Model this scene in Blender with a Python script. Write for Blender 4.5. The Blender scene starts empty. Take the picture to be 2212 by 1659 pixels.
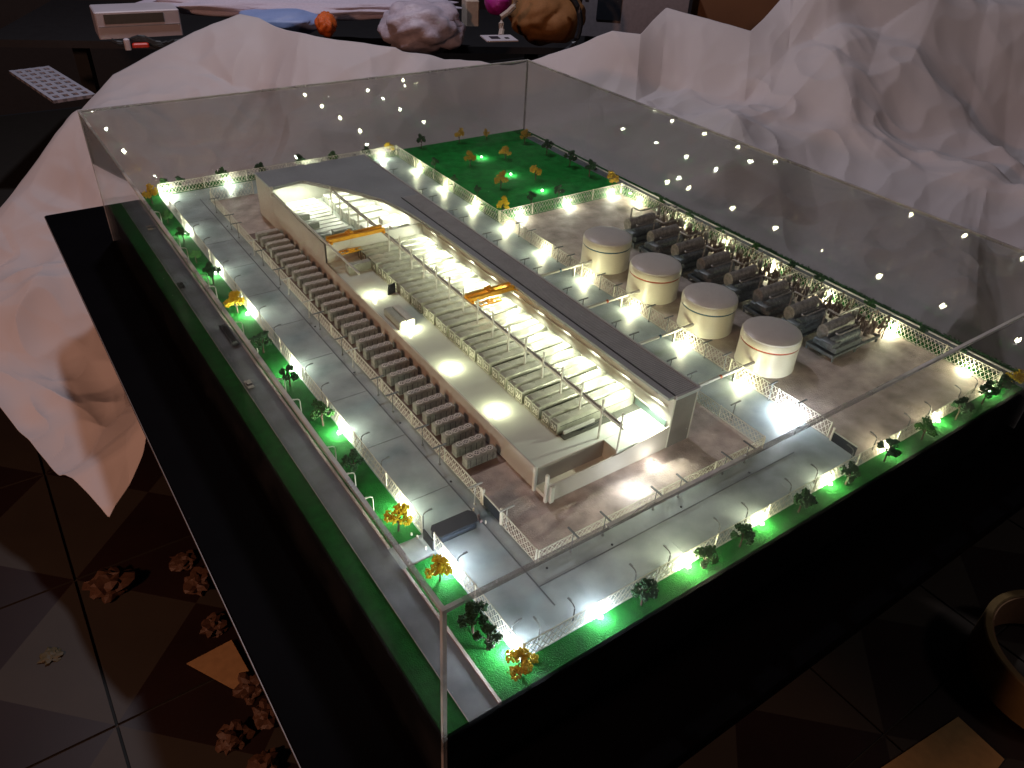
import bpy, math, random
from mathutils import Vector, Matrix, noise

random.seed(7)
S = bpy.context.scene
COL = S.collection

# ------------------------------------------------------------------ camera
CAM = Vector((-0.1964, -0.3409, 0.6989))
YAW, PITCH, ROLL, FOC = -0.636808, 0.619432, 0.058611, 1652.89      # focal length in pixels of a 2212 px wide frame


def cam_axes():
    a, b, c = YAW, PITCH, ROLL
    rz = Matrix(((math.cos(a), math.sin(a), 0), (-math.sin(a), math.cos(a), 0), (0, 0, 1)))
    base = Matrix(((1, 0, 0), (0, 0, -1), (0, 1, 0)))
    rx = Matrix(((1, 0, 0), (0, math.cos(b), -math.sin(b)), (0, math.sin(b), math.cos(b))))
    rc = Matrix(((math.cos(c), -math.sin(c), 0), (math.sin(c), math.cos(c), 0), (0, 0, 1)))
    return rc @ rx @ base @ rz


RCAM = cam_axes()
cd = bpy.data.cameras.new('camera')
cam = bpy.data.objects.new('camera', cd)
COL.objects.link(cam)
cd.sensor_width = 36
cd.lens = FOC / 2212 * 36
cd.clip_start, cd.clip_end = 0.01, 60
m = Matrix((RCAM[0], -RCAM[1], -RCAM[2])).transposed().to_4x4()
m.translation = CAM
cam.matrix_world = m
S.camera = cam


def ray(u, v):
    return (RCAM.transposed() @ Vector(((u - 1106) / FOC, (v - 829.5) / FOC, 1))).normalized()


def at(u, v, dist):
    return CAM + ray(u, v) * dist


# ------------------------------------------------------------------ world, light, exposure
S.render.engine = 'CYCLES'
S.view_settings.view_transform = 'Standard'
S.view_settings.look = 'None'
S.view_settings.exposure = 0.5
S.view_settings.gamma = 1.0
S.cycles.use_denoising = True
S.cycles.transparent_max_bounces = 32
S.cycles.max_bounces = 8
S.cycles.diffuse_bounces = 3
S.cycles.glossy_bounces = 4
S.cycles.sample_clamp_indirect = 3.0
S.cycles.caustics_reflective = False
S.cycles.caustics_refractive = False
W = bpy.data.worlds.new('World')
S.world = W
W.use_nodes = True
W.node_tree.nodes['Background'].inputs[0].default_value = (0.55, 0.5, 0.6, 1)
W.node_tree.nodes['Background'].inputs[1].default_value = 0.007


def area(name, loc, target, size, power, color):
    d = bpy.data.lights.new(name, 'AREA')
    d.energy, d.size, d.color = power, size, color
    o = bpy.data.objects.new(name, d)
    COL.objects.link(o)
    o.location = loc
    o.rotation_euler = (Vector(target) - Vector(loc)).to_track_quat('-Z', 'Y').to_euler()
    return o


area('ceiling_light', (0.6, 2.6, 3.0), (1.6, 1.7, 0.0), 0.20, 31, (0.91, 0.89, 1.0))
area('warm_room_light', (-2.0, 0.1, 1.0), (-0.3, 1.7, -0.4), 0.2, 20, (1.0, 0.50, 0.32))
area('right_room_light', (2.4, -1.6, 1.6), (2.2, 1.0, 0.0), 0.3, 3.5, (1.0, 0.86, 0.80))


# ------------------------------------------------------------------ materials
def nt(name):
    mt = bpy.data.materials.new(name)
    mt.use_nodes = True
    n = mt.node_tree
    return mt, n, n.nodes['Principled BSDF']


MATS = {}


def mat(name, col, rough=0.6, metal=0.0, var=0.12, scale=60, bump=0.15, bscale=None, col2=None, spec=0.5, dist=0.0006, coat=0.0):
    if name in MATS:
        return MATS[name]
    mt, n, b = nt(name)
    N, L = n.nodes, n.links
    tc = N.new('ShaderNodeTexCoord')
    nz = N.new('ShaderNodeTexNoise')
    nz.inputs['Scale'].default_value = scale
    nz.inputs['Detail'].default_value = 6
    L.new(tc.outputs['Object'], nz.inputs['Vector'])
    mr = N.new('ShaderNodeMapRange')
    mr.inputs['From Min'].default_value = 0.3
    mr.inputs['From Max'].default_value = 0.7
    L.new(nz.outputs['Fac'], mr.inputs['Value'])
    mx = N.new('ShaderNodeMix')
    mx.data_type = 'RGBA'
    c2 = col2 or tuple(max(0, c * (1 - var)) for c in col)
    c1 = col if col2 else tuple(min(1, c * (1 + var * .6)) for c in col)
    mx.inputs[6].default_value = (*c1, 1)
    mx.inputs[7].default_value = (*c2, 1)
    L.new(mr.outputs[0], mx.inputs[0])
    L.new(mx.outputs[2], b.inputs['Base Color'])
    b.inputs['Metallic'].default_value = metal
    b.inputs['Specular IOR Level'].default_value = spec
    b.inputs['Coat Weight'].default_value = coat
    r = N.new('ShaderNodeMapRange')
    r.inputs['To Min'].default_value = max(0.02, rough - 0.08)
    r.inputs['To Max'].default_value = min(1, rough + 0.1)
    nz2 = N.new('ShaderNodeTexNoise')
    nz2.inputs['Scale'].default_value = scale * .37
    L.new(tc.outputs['Object'], nz2.inputs['Vector'])
    L.new(nz2.outputs['Fac'], r.inputs['Value'])
    L.new(r.outputs[0], b.inputs['Roughness'])
    if bump:
        nb = N.new('ShaderNodeTexNoise')
        nb.inputs['Scale'].default_value = bscale or scale * 12
        nb.inputs['Detail'].default_value = 4
        L.new(tc.outputs['Object'], nb.inputs['Vector'])
        bp = N.new('ShaderNodeBump')
        bp.inputs['Strength'].default_value = bump
        bp.inputs['Distance'].default_value = dist
        L.new(nb.outputs['Fac'], bp.inputs['Height'])
        L.new(bp.outputs['Normal'], b.inputs['Normal'])
    MATS[name] = mt
    return mt


def emit(name, col, strength):
    if name in MATS:
        return MATS[name]
    mt, n, b = nt(name)
    b.inputs['Base Color'].default_value = (*col, 1)
    b.inputs['Emission Color'].default_value = (*col, 1)
    b.inputs['Emission Strength'].default_value = strength
    mt.cycles.emission_sampling = 'NONE'
    MATS[name] = mt
    return mt


def clear(name, tint, dust, rough=0.0, gloss=1.0, dcol=(0.8, 0.8, 0.85)):
    mt, n, b = nt(name)
    N, L = n.nodes, n.links
    N.remove(b)
    out = N['Material Output']
    tr = N.new('ShaderNodeBsdfTransparent')
    tr.inputs[0].default_value = (*tint, 1)
    gl = N.new('ShaderNodeBsdfAnisotropic')
    gl.inputs['Roughness'].default_value = rough
    gl.inputs['Color'].default_value = (gloss, gloss, gloss, 1)
    # a thin sheet reflects alike from both of its faces: Schlick on |cos|
    lw = N.new('ShaderNodeLayerWeight')
    lw.inputs[0].default_value = 0.5
    pw_ = N.new('ShaderNodeMath')
    pw_.operation = 'POWER'
    pw_.inputs[1].default_value = 5
    L.new(lw.outputs['Facing'], pw_.inputs[0])
    ma = N.new('ShaderNodeMath')
    ma.operation = 'MULTIPLY_ADD'
    ma.inputs[1].default_value = .96
    ma.inputs[2].default_value = .04
    L.new(pw_.outputs[0], ma.inputs[0])
    m1 = N.new('ShaderNodeMixShader')
    L.new(ma.outputs[0], m1.inputs[0])
    L.new(tr.outputs[0], m1.inputs[1])
    L.new(gl.outputs[0], m1.inputs[2])
    df = N.new('ShaderNodeBsdfDiffuse')
    df.inputs[0].default_value = (*dcol, 1)
    tl = N.new('ShaderNodeBsdfTranslucent')
    tl.inputs[0].default_value = (*dcol, 1)
    m3 = N.new('ShaderNodeMixShader')
    m3.inputs[0].default_value = 0.5
    L.new(df.outputs[0], m3.inputs[1])
    L.new(tl.outputs[0], m3.inputs[2])
    tc = N.new('ShaderNodeTexCoord')
    nz = N.new('ShaderNodeTexNoise')
    nz.inputs['Scale'].default_value = 5
    nz.inputs['Detail'].default_value = 8
    nz.inputs['Distortion'].default_value = 1.5
    L.new(tc.outputs['Object'], nz.inputs['Vector'])
    mr = N.new('ShaderNodeMapRange')
    mr.inputs['From Min'].default_value = 0.45
    mr.inputs['From Max'].default_value = 0.8
    mr.inputs['To Min'].default_value = dust * .35
    mr.inputs['To Max'].default_value = dust * 2.4
    L.new(nz.outputs['Fac'], mr.inputs['Value'])
    m2 = N.new('ShaderNodeMixShader')
    L.new(mr.outputs[0], m2.inputs[0])
    L.new(m1.outputs[0], m2.inputs[1])
    L.new(m3.outputs[0], m2.inputs[2])
    L.new(m2.outputs[0], out.inputs[0])
    MATS[name] = mt
    return mt


# ------------------------------------------------------------------ mesh helpers
class MB:
    def __init__(s):
        s.v, s.f, s.m = [], [], []

    def box(s, x0, x1, y0, y1, z0, z1, mi=0):
        k = len(s.v)
        s.v += [(x, y, z) for z in (z0, z1) for x, y in ((x0, y0), (x1, y0), (x1, y1), (x0, y1))]
        for q in ((0, 3, 2, 1), (4, 5, 6, 7), (0, 1, 5, 4), (1, 2, 6, 5), (2, 3, 7, 6), (3, 0, 4, 7)):
            s.f.append([k + i for i in q]); s.m.append(mi)
        return s

    def bbox(s, x0, x1, y0, y1, z0, z1, b=0.0008, mi=0):
        """box with chamfered top and vertical edges"""
        pts = [(x0 + b, y0), (x1 - b, y0), (x1, y0 + b), (x1, y1 - b), (x1 - b, y1), (x0 + b, y1), (x0, y1 - b), (x0, y0 + b)]
        cx, cy = (x0 + x1) / 2, (y0 + y1) / 2
        ins = [(x + (b if x < cx else -b), y + (b if y < cy else -b)) for x, y in pts]
        k = len(s.v)
        for z, ring in ((z0, pts), (z1 - b, pts), (z1, ins)):
            s.v += [(x, y, z) for x, y in ring]
        for r in range(2):
            for i in range(8):
                j = (i + 1) % 8
                s.f.append([k + r * 8 + i, k + r * 8 + j, k + r * 8 + 8 + j, k + r * 8 + 8 + i]); s.m.append(mi)
        s.f.append([k + 16 + i for i in range(8)]); s.m.append(mi)
        s.f.append([k + i for i in reversed(range(8))]); s.m.append(mi)
        return s

    def prism(s, poly, z0, z1, mi=0):
        k, n = len(s.v), len(poly)
        s.v += [(x, y, z0) for x, y in poly] + [(x, y, z1) for x, y in poly]
        s.f.append([k + i for i in reversed(range(n))]); s.f.append([k + n + i for i in range(n)])
        for i in range(n):
            j = (i + 1) % n
            s.f.append([k + i, k + j, k + n + j, k + n + i])
        s.m += [mi] * (n + 2)
        return s

    def tube(s, pts, r, n=6, mi=0, r1=None):
        k0 = len(s.v)
        P = [Vector(p) for p in pts]
        for i, p in enumerate(P):
            d = (P[min(i + 1, len(P) - 1)] - P[max(i - 1, 0)]).normalized()
            a = d.orthogonal().normalized() if abs(d.z) > .9 else d.cross(Vector((0, 0, 1))).normalized()
            b = d.cross(a).normalized()
            rr = r if r1 is None else r + (r1 - r) * i / (len(P) - 1)
            for q in range(n):
                t = 2 * math.pi * (q + .5) / n
                s.v.append(tuple(p + a * math.cos(t) * rr + b * math.sin(t) * rr))
        for i in range(len(P) - 1):
            for q in range(n):
                e = (q + 1) % n
                s.f.append([k0 + i * n + q, k0 + i * n + e, k0 + (i + 1) * n + e, k0 + (i + 1) * n + q]); s.m.append(mi)
        s.f.append([k0 + q for q in reversed(range(n))]); s.m.append(mi)
        s.f.append([k0 + (len(P) - 1) * n + q for q in range(n)]); s.m.append(mi)
        return s

    def lathe(s, prof, n=32, cx=0, cy=0, mi=0, cap=True):
        k = len(s.v)
        for r, z in prof:
            s.v += [(cx + r * math.cos(2 * math.pi * q / n), cy + r * math.sin(2 * math.pi * q / n), z) for q in range(n)]
        for i in range(len(prof) - 1):
            for q in range(n):
                e = (q + 1) % n
                s.f.append([k + i * n + q, k + i * n + e, k + (i + 1) * n + e, k + (i + 1) * n + q]); s.m.append(mi)
        if cap:
            s.f.append([k + q for q in reversed(range(n))]); s.m.append(mi)
            s.f.append([k + (len(prof) - 1) * n + q for q in range(n)]); s.m.append(mi)
        return s

    def mesh(s, name, mats, smooth=False):
        me = bpy.data.meshes.new(name)
        me.from_pydata(s.v, [], s.f)
        for q in (mats if isinstance(mats, (list, tuple)) else [mats]):
            me.materials.append(q)
        me.polygons.foreach_set('material_index', s.m)
        if smooth:
            me.polygons.foreach_set('use_smooth', [True] * len(s.f))
            try:
                me.set_sharp_from_angle(angle=math.radians(40))
            except Exception:
                pass
        me.update()
        return me

    def obj(s, name, mats, parent=None, smooth=False, loc=None):
        return link(name, s.mesh(name, mats, smooth), parent, loc)


def link(name, data, parent=None, loc=None):
    o = bpy.data.objects.new(name, data)
    COL.objects.link(o)
    if parent:
        o.parent = parent
    if loc is not None:
        o.location = loc
    return o


def tag(o, label, cat, group=None):
    o['label'] = label
    o['category'] = cat
    if group:
        o['group'] = group
    return o


def thing(name, label, cat, loc=(0, 0, 0), rz=0, group=None):
    o = link(name, None, None, loc)
    o.empty_display_size = .01
    o.rotation_euler = (0, 0, rz)
    return tag(o, label, cat, group)


def struct(o, kind='structure'):
    o['kind'] = kind
    return o


def dup(root, loc, rz, label):
    r = root.copy(); COL.objects.link(r)
    r.location = loc; r.rotation_euler = (0, 0, rz); r['label'] = label
    for ch in list(root.children):
        c = ch.copy(); COL.objects.link(c); c.parent = r
        for g in list(ch.children):
            d = g.copy(); COL.objects.link(d); d.parent = c
    return r


ORD = ['first', 'second', 'third', 'fourth', 'fifth', 'sixth', 'seventh', 'eighth', 'ninth', 'tenth', 'eleventh', 'twelfth', 'thirteenth',
       'fourteenth', 'fifteenth', 'sixteenth', 'seventeenth', 'eighteenth', 'nineteenth', 'twentieth', 'twenty-first', 'twenty-second',
       'twenty-third', 'twenty-fourth', 'twenty-fifth', 'twenty-sixth', 'twenty-seventh', 'twenty-eighth', 'twenty-ninth', 'thirtieth']

# ------------------------------------------------------------------ colours
M_black = mat('black_gloss', (0.006, 0.007, 0.009), 0.12, var=.2, scale=8, bump=0.03, spec=.5)
M_table = mat('table_black', (0.003, 0.003, 0.004), 0.5, var=.2, scale=8, bump=0.02, spec=.01)
M_road = mat('road_grey', (0.16, 0.18, 0.21), 0.5, var=.45, scale=22, bump=.25, bscale=900)
M_drive = mat('drive_grey', (0.37, 0.43, 0.45), 0.45, var=.42, scale=16, bump=.2, bscale=700)
M_brown = mat('brown_grit', (0.55, 0.455, 0.415), 0.6, var=.4, scale=34, bump=1.0, bscale=420, dist=.0014)
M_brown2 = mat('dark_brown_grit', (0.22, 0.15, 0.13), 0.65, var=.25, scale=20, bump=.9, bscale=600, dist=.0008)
M_lawn = mat('flock_green', (0.010, 0.14, 0.022), 0.95, scale=70, bump=1.0, bscale=700, col2=(0.006, 0.075, 0.012), dist=.0012, spec=.1)
M_kerb = mat('kerb_pale', (0.50, 0.42, 0.42), 0.6)
M_cream = mat('cream_board', (0.72, 0.72, 0.64), 0.5, var=.08, scale=20, bump=.08)
M_outer = mat('beige_board', (0.52, 0.48, 0.44), 0.55, var=.1, scale=20, bump=.08)
M_hfloor = mat('hall_floor_white', (0.70, 0.76, 0.70), 0.16, var=.12, scale=12, bump=.05, coat=.2)
M_roof = mat('roof_grey', (0.38, 0.41, 0.44), 0.45, var=.15, scale=12, bump=.12, bscale=500)
M_fence = mat('fence_white', (0.72, 0.70, 0.60), 0.5, bump=0)
M_steel = mat('steel', (0.76, 0.77, 0.70), 0.4, metal=0, bump=.05)
M_lamp = mat('lamp_grey', (0.16, 0.17, 0.18), 0.5, metal=.3, bump=0)
M_lampw = mat('lamp_pale', (0.5, 0.52, 0.5), 0.5, bump=0)
M_orange = mat('crane_orange', (1.0, 0.46, 0.01), 0.4, var=.15, scale=150, bump=.1)
M_cont = mat('container_grey', (0.55, 0.57, 0.46), 0.28, metal=.2, var=.3, scale=60, bump=.5, bscale=500)
M_contd = mat('container_seam', (0.08, 0.085, 0.07), 0.6, bump=0)
M_digit = mat('digit_white', (0.75, 0.76, 0.68), 0.5, bump=0)
M_unit = mat('unit_grey', (0.40, 0.41, 0.37), 0.55, var=.3, scale=160, bump=.4)
M_unitd = mat('unit_dark', (0.05, 0.052, 0.05), 0.6, bump=0)
M_fan = mat('fan_pale', (0.82, 0.82, 0.78), 0.5, bump=0)
M_block = mat('block_grey', (0.36, 0.38, 0.33), 0.5, var=.18, scale=70, bump=.2)
M_blockw = mat('block_pale', (0.62, 0.64, 0.58), 0.5, var=.12, scale=70, bump=.15)
M_tank = mat('tank_cream', (0.80, 0.76, 0.62), 0.35, metal=0, var=.08, scale=40, bump=.15)
M_tanktop = mat('tank_top', (0.78, 0.75, 0.72), 0.33, var=.05, scale=50, bump=.25, bscale=260)
M_blue = mat('band_blue', (0.02, 0.10, 0.16), 0.5, bump=0)
M_red = mat('band_red', (0.45, 0.07, 0.02), 0.5, bump=0)
M_pipe = mat('pipe_cream', (0.55, 0.53, 0.48), 0.5, bump=.1)
M_skid = mat('skid_grey', (0.22, 0.25, 0.27), 0.34, metal=.3, var=.4, scale=200, bump=.4)
M_skidb = mat('skid_brown', (0.20, 0.15, 0.125), 0.5, metal=.3, var=.4, scale=200, bump=.3)
M_skidl = mat('skid_pale', (0.42, 0.40, 0.38), 0.4, metal=.4, var=.4, scale=200, bump=.3)
M_dark = mat('dark_panel', (0.018, 0.022, 0.03), 0.4, bump=.1)
M_bark = mat('bark', (0.05, 0.03, 0.02), 0.9)
M_edge = clear('acrylic_edge', (0.72, 0.70, 0.70), 0.6, rough=.25, dcol=(.72, .70, .70))
M_pane = clear('acrylic_pane', (0.940, 0.942, 0.925), 0.007)

# ------------------------------------------------------------------ the room's floor
FZ = -0.80
flo = struct(MB().box(-3.2, 4.5, -1.6, 5.2, FZ - .06, FZ - .006).obj('floor', mat('grout', (0.02, 0.018, 0.015), .8)))
M_tileb = mat('tile_beige', (0.032, 0.024, 0.017), .55, var=.15, scale=6, bump=.05)
M_tiled = mat('tile_dark', (0.014, 0.005, 0.004), .45, var=.25, scale=6, bump=.05)
tb = MB()
s_, g_ = .44, .003
k = 0
c_ = (s_ / 2, s_ / 2)
corn = [(g_, g_), (s_ - g_, g_), (s_ - g_, s_ - g_), (g_, s_ - g_)]
tb.v = [(x, y, 0) for x, y in corn] + [(x, y, -.006) for x, y in corn] + [(c_[0], c_[1], 0)]
for i in range(4):
    j = (i + 1) % 4
    tb.f.append([i, j, 8]); tb.m.append(1 if i in (0, 2) else 0)
    tb.f.append([i, i + 4, j + 4, j]); tb.m.append(0)
tile_me = tb.mesh('tile', [M_tileb, M_tiled])
for i in range(-3, 6):
    for j in range(-3, 4):
        x, y = -.31 + i * s_, .78 + j * s_
        if -1.3 < x < 2.2 and -.9 < y < 1.9:
            link('tile', tile_me, flo, (x, y, FZ))

# ------------------------------------------------------------------ table, platform
TX0, TX1, TY0, TY1, TZ = -.11, 1.27, -.105, 1.72, -.10
tab = thing('table', 'black glossy table top carrying the lit scale model', 'table', (0, 0, 0))
MB().bbox(TX0, TX1, TY0, TY1, TZ - .022, TZ, .002).obj('tabletop', M_table, tab)
MB().bbox(TX0 - .0012, TX0, TY0 + .004, TY1 - .004, TZ - .006, TZ - .001, .0002).obj('edge_highlight', mat('highlight_pale', (.16, .13, .12), .4, metal=.3, bump=0), tab)  # thin paler strip, paints the highlight along the left table edge
for x, y in ((.1, .3), (1.0, .3), (.1, 1.5), (1.0, 1.5)):
    MB().box(x - .025, x + .025, y - .025, y + .025, FZ, TZ - .022).obj('leg', M_table, tab)
CW, CL, CH = 1.154, 1.5, .193
base = MB().bbox(.004, CW - .004, .004, CL - .004, TZ, -.004, .001).obj('model_platform', M_black)
tag(base, 'tall black glossy plinth under the model, inside the acrylic case', 'plinth')


# ------------------------------------------------------------------ ground sheets of the model
def sheet(name, x0, x1, y0, y1, z1, m_, label=None):
    o = MB().box(x0, x1, y0, y1, -.004, z1).obj(name, m_)
    struct(o)
    return o


E = .004
sheet('verge', E, .031, E, CL - E, .001, M_lawn)
sheet('road', .031, .0655, E, CL - E, 0, M_road)
kb = MB()
for y0, y1 in ((E, .205), (.243, CL - E)):
    kb.box(.0655, .069, y0, y1, -.004, .002)
struct(kb.obj('kerb', M_kerb))
kb = MB().box(.0302, .0310, E, CL - E, .001, .0014)
struct(kb.obj('kerb_line', M_kerb))
sheet('lawn_strip', .069, .111, .243, CL - E, .001, M_lawn)
sheet('lawn_strip', .069, .111, E, .205, .001, M_lawn)
sheet('path', .0655, .111, .205, .243, 0, M_drive)
sheet('lawn_strip', .111, 1.105, E, .031, .001, M_lawn)
sheet('driveway', .111, .205, .031, 1.459, 0, M_drive)
sheet('driveway', .205, .712, .031, .130, 0, M_drive)
sheet('driveway', .607, .712, .130, 1.459, 0, M_drive)
sheet('driveway', .205, .607, 1.376, 1.459, 0, M_drive)
sheet('gravel_plot', .205, .607, .130, 1.376, .0, M_brown)
sheet('gravel_plot', .712, 1.073, .031, .972, .0, M_brown)
sheet('lawn_strip', .111, .735, 1.459, CL - E, .001, M_lawn)
M_lawn2 = mat('flock_lawn', (0.012, 0.30, 0.05), 0.95, scale=45, bump=1.0, bscale=700, col2=(0.005, 0.17, 0.025), dist=.0012, spec=.1)
sheet('lawn', .735, 1.108, .972, CL - E, .001, M_lawn2)
sheet('lawn_strip', .712, .735, .972, CL - E, .001, M_lawn)
sheet('lawn_strip', 1.073, 1.108, .031, .972, .001, M_lawn)
sheet('road', 1.108, 1.138, .004, 1.43, 0, M_road)
sheet('lawn_strip', 1.108, 1.138, 1.43, CL - E, .001, M_lawn)
sheet('verge', 1.138, CW - E, E, CL - E, .0012, M_lawn)
kb = MB()
kb.box(1.136, 1.1385, .01, 1.432, 0, .0022).box(1.108, 1.136, 1.4295, 1.432, 0, .0022)
struct(kb.obj('kerb', mat('kerb_white', (.62, .6, .58), .6)))
# darker foundation strip under the cooling units, and the drain lines and cracks of the driveway
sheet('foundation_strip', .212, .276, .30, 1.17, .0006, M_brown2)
dr = MB()
dr.box(.1845, .1862, .07, 1.40, 0, .0005).box(.1862, .64, .0995, .1012, 0, .0005)
for k in range(9):
    dr.box(.113, .1845, .30 + k * .123, .3006 + k * .123, 0, .0003)
struct(dr.obj('driveway_joint_lines', mat('joint_dark', (.13, .145, .16), .8)))
for k, (x, y) in enumerate([(.19, .305), (.191, .45), (.189, .60), (.191, .76), (.188, .92), (.19, 1.08), (.192, 1.23), (.30, .105), (.42, .107), (.55, .105), (.21, .118)]):
    o = MB().lathe([(.0016, 0), (.0016, .0008), (.001, .0011)], 10).obj('manhole_cover', M_dark, loc=(x, y, 0))
    tag(o, 'dark round manhole cover, %s%s' % (ORD[k if k < 7 else k - 7], ' in the driveway beside the left gravel plot' if k < 7 else ' along the front driveway'), 'manhole', 'manhole covers in the driveway')

# ------------------------------------------------------------------ acrylic case
case = thing('display_case', 'clear acrylic dust cover standing over the whole lit scale model', 'display case')
t = .003
MB().box(t, CW - t, 0, t, TZ, CH - t).obj('pane', M_pane, case)
MB().box(t, CW - t, CL - t, CL, TZ, CH - t).obj('pane', M_pane, case)
MB().box(0, t, 0, CL, TZ, CH - t).obj('pane', M_pane, case)
MB().box(CW - t, CW, 0, CL, TZ, CH - t).obj('pane', M_pane, case)
MB().box(0, CW, 0, CL, CH - t + .0004, CH).obj('top_pane', M_pane, case)
e = .0042


def edge_bar(x0, x1, y0, y1, z0, z1):
    MB().box(x0, x1, y0, y1, z0, z1).obj('glued_edge', M_edge, case)


for x in (-.0006, CW - e + .0006):
    edge_bar(x, x + e, -.0006 + e, CL + .0006 - e, CH - e + .0008, CH + .0008)
for y in (-.0006, CL - e + .0006):
    edge_bar(-.0006, CW + .0006, y, y + e, CH - e + .0008, CH + .0008)
for x in (-.0006, CW - e + .0006):
    for y in (-.0006, CL - e + .0006):
        edge_bar(x, x + e, y, y + e, TZ, CH - e + .0008)

# ------------------------------------------------------------------ LEDs
LEDN = [0]
bulb_me, led_base_me = {}, None


def led(x, y, z, power, col, label, group, rad=.0040, name='led_lamp'):
    global led_base_me
    r = thing(name, label, 'lamp', (x, y, z), 0, group)
    if led_base_me is None:
        led_base_me = MB().lathe([(.0034, 0), (.0034, .0012), (.0028, .0018)], 12).mesh('lamp_base', mat('led_base', (.6, .6, .55), .4))
        bulb = MB().lathe([(.0026, .0018), (.0026, .003), (.0019, .0042), (.0006, .0048)], 12)
        bulb_me['a'] = bulb.mesh('bulb', emit('led_glow', (1, .98, .86), 14), True)
    link('lamp_base', led_base_me, r)
    link('bulb', bulb_me['a'], r)
    key = (round(power, 4), col, rad)
    if key not in bulb_me:
        d = bpy.data.lights.new('led', 'POINT')
        d.energy, d.color, d.shadow_soft_size = power, col, rad
        bulb_me[key] = d
    link('led_light', bulb_me[key], r, (0, 0, .0052 + rad))
    return r


YEL, GRN, WHT = (1.0, .99, .64), (.93, 1.0, .78), (.84, .92, 1.0)
PW = .215
ys = [1.445, 1.232, 1.029, .853, .651, .471, .289, .176, .046]
for k, y in enumerate(ys):
    led(.106 if k else .128, y, .001, PW * (1.5 if k > 6 else 1), WHT if k > 6 else GRN,
        'glaring white LED at the foot of the left fence, %s from its far corner' % ORD[k], 'LEDs along the left fence')
for k, x in enumerate([.217, .353, .485, .625, .762, .892, 1.04]):
    led(x, .0283, .001, PW * (1.3 if k < 2 else .75), WHT if k < 1 else YEL, 'glaring LED at the foot of the front fence, %s from the near corner' % ORD[k], 'LEDs along the front fence')
for k, y in enumerate([.905, .76, .632, .5, .365, .226, .083]):
    led(1.067, y, 0, PW * .6, YEL, 'yellowish LED inside the right fence behind the skids, %s from the back' % ORD[k], 'LEDs along the right fence')
led(1.09, .958, .001, PW * .3, YEL, 'small dim LED outside the back corner of the tank plot fence', 'LEDs along the right fence')
for k, x in enumerate([.769, .906, 1.041]):
    led(x, .966, 0, PW * .6, GRN, 'greenish white LED before the cross fence by the lawn, %s from the hall side' % ORD[k], 'LEDs along the cross fence')
for k, y in enumerate([1.335, 1.201, 1.068, .933, .799, .658, .523, .388, .255, .163]):
    led(.704, y, 0, PW * (.6 if k < 9 else 2.0), YEL if k < 9 else WHT, 'bright LED before the fence between hall and tanks, %s from the back' % ORD[k], 'LEDs along the middle fence')
for k, (x, y) in enumerate([(.27, 1.452), (.47, 1.452), (.668, 1.45)]):
    led(x, y, 0, PW * .6, GRN, ['LED at the back fence by the striped screen', 'LED at the back fence hidden half behind the hall roof', 'LED at the back fence beside the hall corner'][k], 'LEDs along the back fence')
for k, (x, y) in enumerate([(.903, 1.341), (.9, 1.2), (.907, 1.074)]):
    led(x, y, .001, PW * .28, GRN, 'LED standing in the green lawn among the yellow trees, %s from the back' % ORD[k], 'LEDs on the lawn')
for k, y in enumerate([.752, .62, .49, .365]):
    led(.301, y, .035, PW * .34, YEL, 'round LED on the white hall floor, %s from the back' % ORD[k], 'LEDs on the hall floor', rad=.0036)
led(.391, .163, 0, PW * .24, WHT, 'largest glaring white LED on the gravel before the hall', 'LEDs before the hall', rad=.007)
led(.446, .186, 0, PW * .12, (1, .97, .9), 'smaller white LED by the curved front wall of the hall', 'LEDs before the hall', rad=.004)

# ------------------------------------------------------------------ fences
FH = .0265


def lattice(L, h, pitch):
    b = MB()
    w = .00075
    b.box(0, L, -.0005, .0005, h - .0009, h)
    b.box(0, L, -.0005, .0005, .0006, .0014)
    n = max(2, round(L / pitch))
    p = L / n
    lo, hi = .0014, h - .0009
    run = p * 2

    def bar(xa, za, xb, zb, yo):
        k = len(b.v)
        d = Vector((xb - xa, zb - za)).normalized()
        nx, nz = -d.y * w / 2, d.x * w / 2
        b.v += [(xa - nx, yo, za - nz), (xa + nx, yo, za + nz), (xb + nx, yo, zb + nz), (xb - nx, yo, zb - nz)]
        b.v += [(x, yo + .0004, z) for x, y, z in b.v[k:k + 4]]
        for q in ((0, 3, 2, 1), (4, 5, 6, 7), (0, 1, 5, 4), (2, 3, 7, 6)):
            b.f.append([k + i for i in q]); b.m.append(0)
    for sgn in (1, -1):
        for i in range(-2, n + 1):
            x0 = i * p
            x1 = x0 + run
            z0, z1 = (lo, hi) if sgn > 0 else (hi, lo)
            a, c = 0.0, 1.0
            if x0 < 0: a = -x0 / run
            if x1 > L: c = (L - x0) / run
            if c - a < .05: continue
            bar(x0 + run * a, z0 + (z1 - z0) * a, x0 + run * c, z0 + (z1 - z0) * c, -.0004 if sgn > 0 else .0)
    for zz in (.5,):
        b.box(0, L, -.00025, .00025, lo + (hi - lo) * zz - .0002, lo + (hi - lo) * zz + .0002)
    return b


LAT = {}


def fence(x0, y0, x1, y1, label, post_every=.0955, h=FH, pitch=.0078, posts=True, m_=None):
    L = math.hypot(x1 - x0, y1 - y0)
    n = max(1, round(L / post_every))
    seg = L / n
    r = thing('lattice_fence', label, 'fence', (x0, y0, 0), math.atan2(y1 - y0, x1 - x0), 'white lattice fences of the model')
    key = (round(seg, 4), h, pitch)
    if key not in LAT:
        LAT[key] = (lattice(seg - .0012, h, pitch).mesh('lattice_panel', m_ or M_fence), MB().box(-.0007, .0007, -.0008, .0008, 0, h + .001).mesh('post', M_fence))
    for i in range(n):
        link('lattice_panel', LAT[key][0], r, (i * seg + .0006, 0, 0))
    for i in range(n + 1):
        link('post', LAT[key][1], r, (i * seg, 0, 0))
    return r


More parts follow.
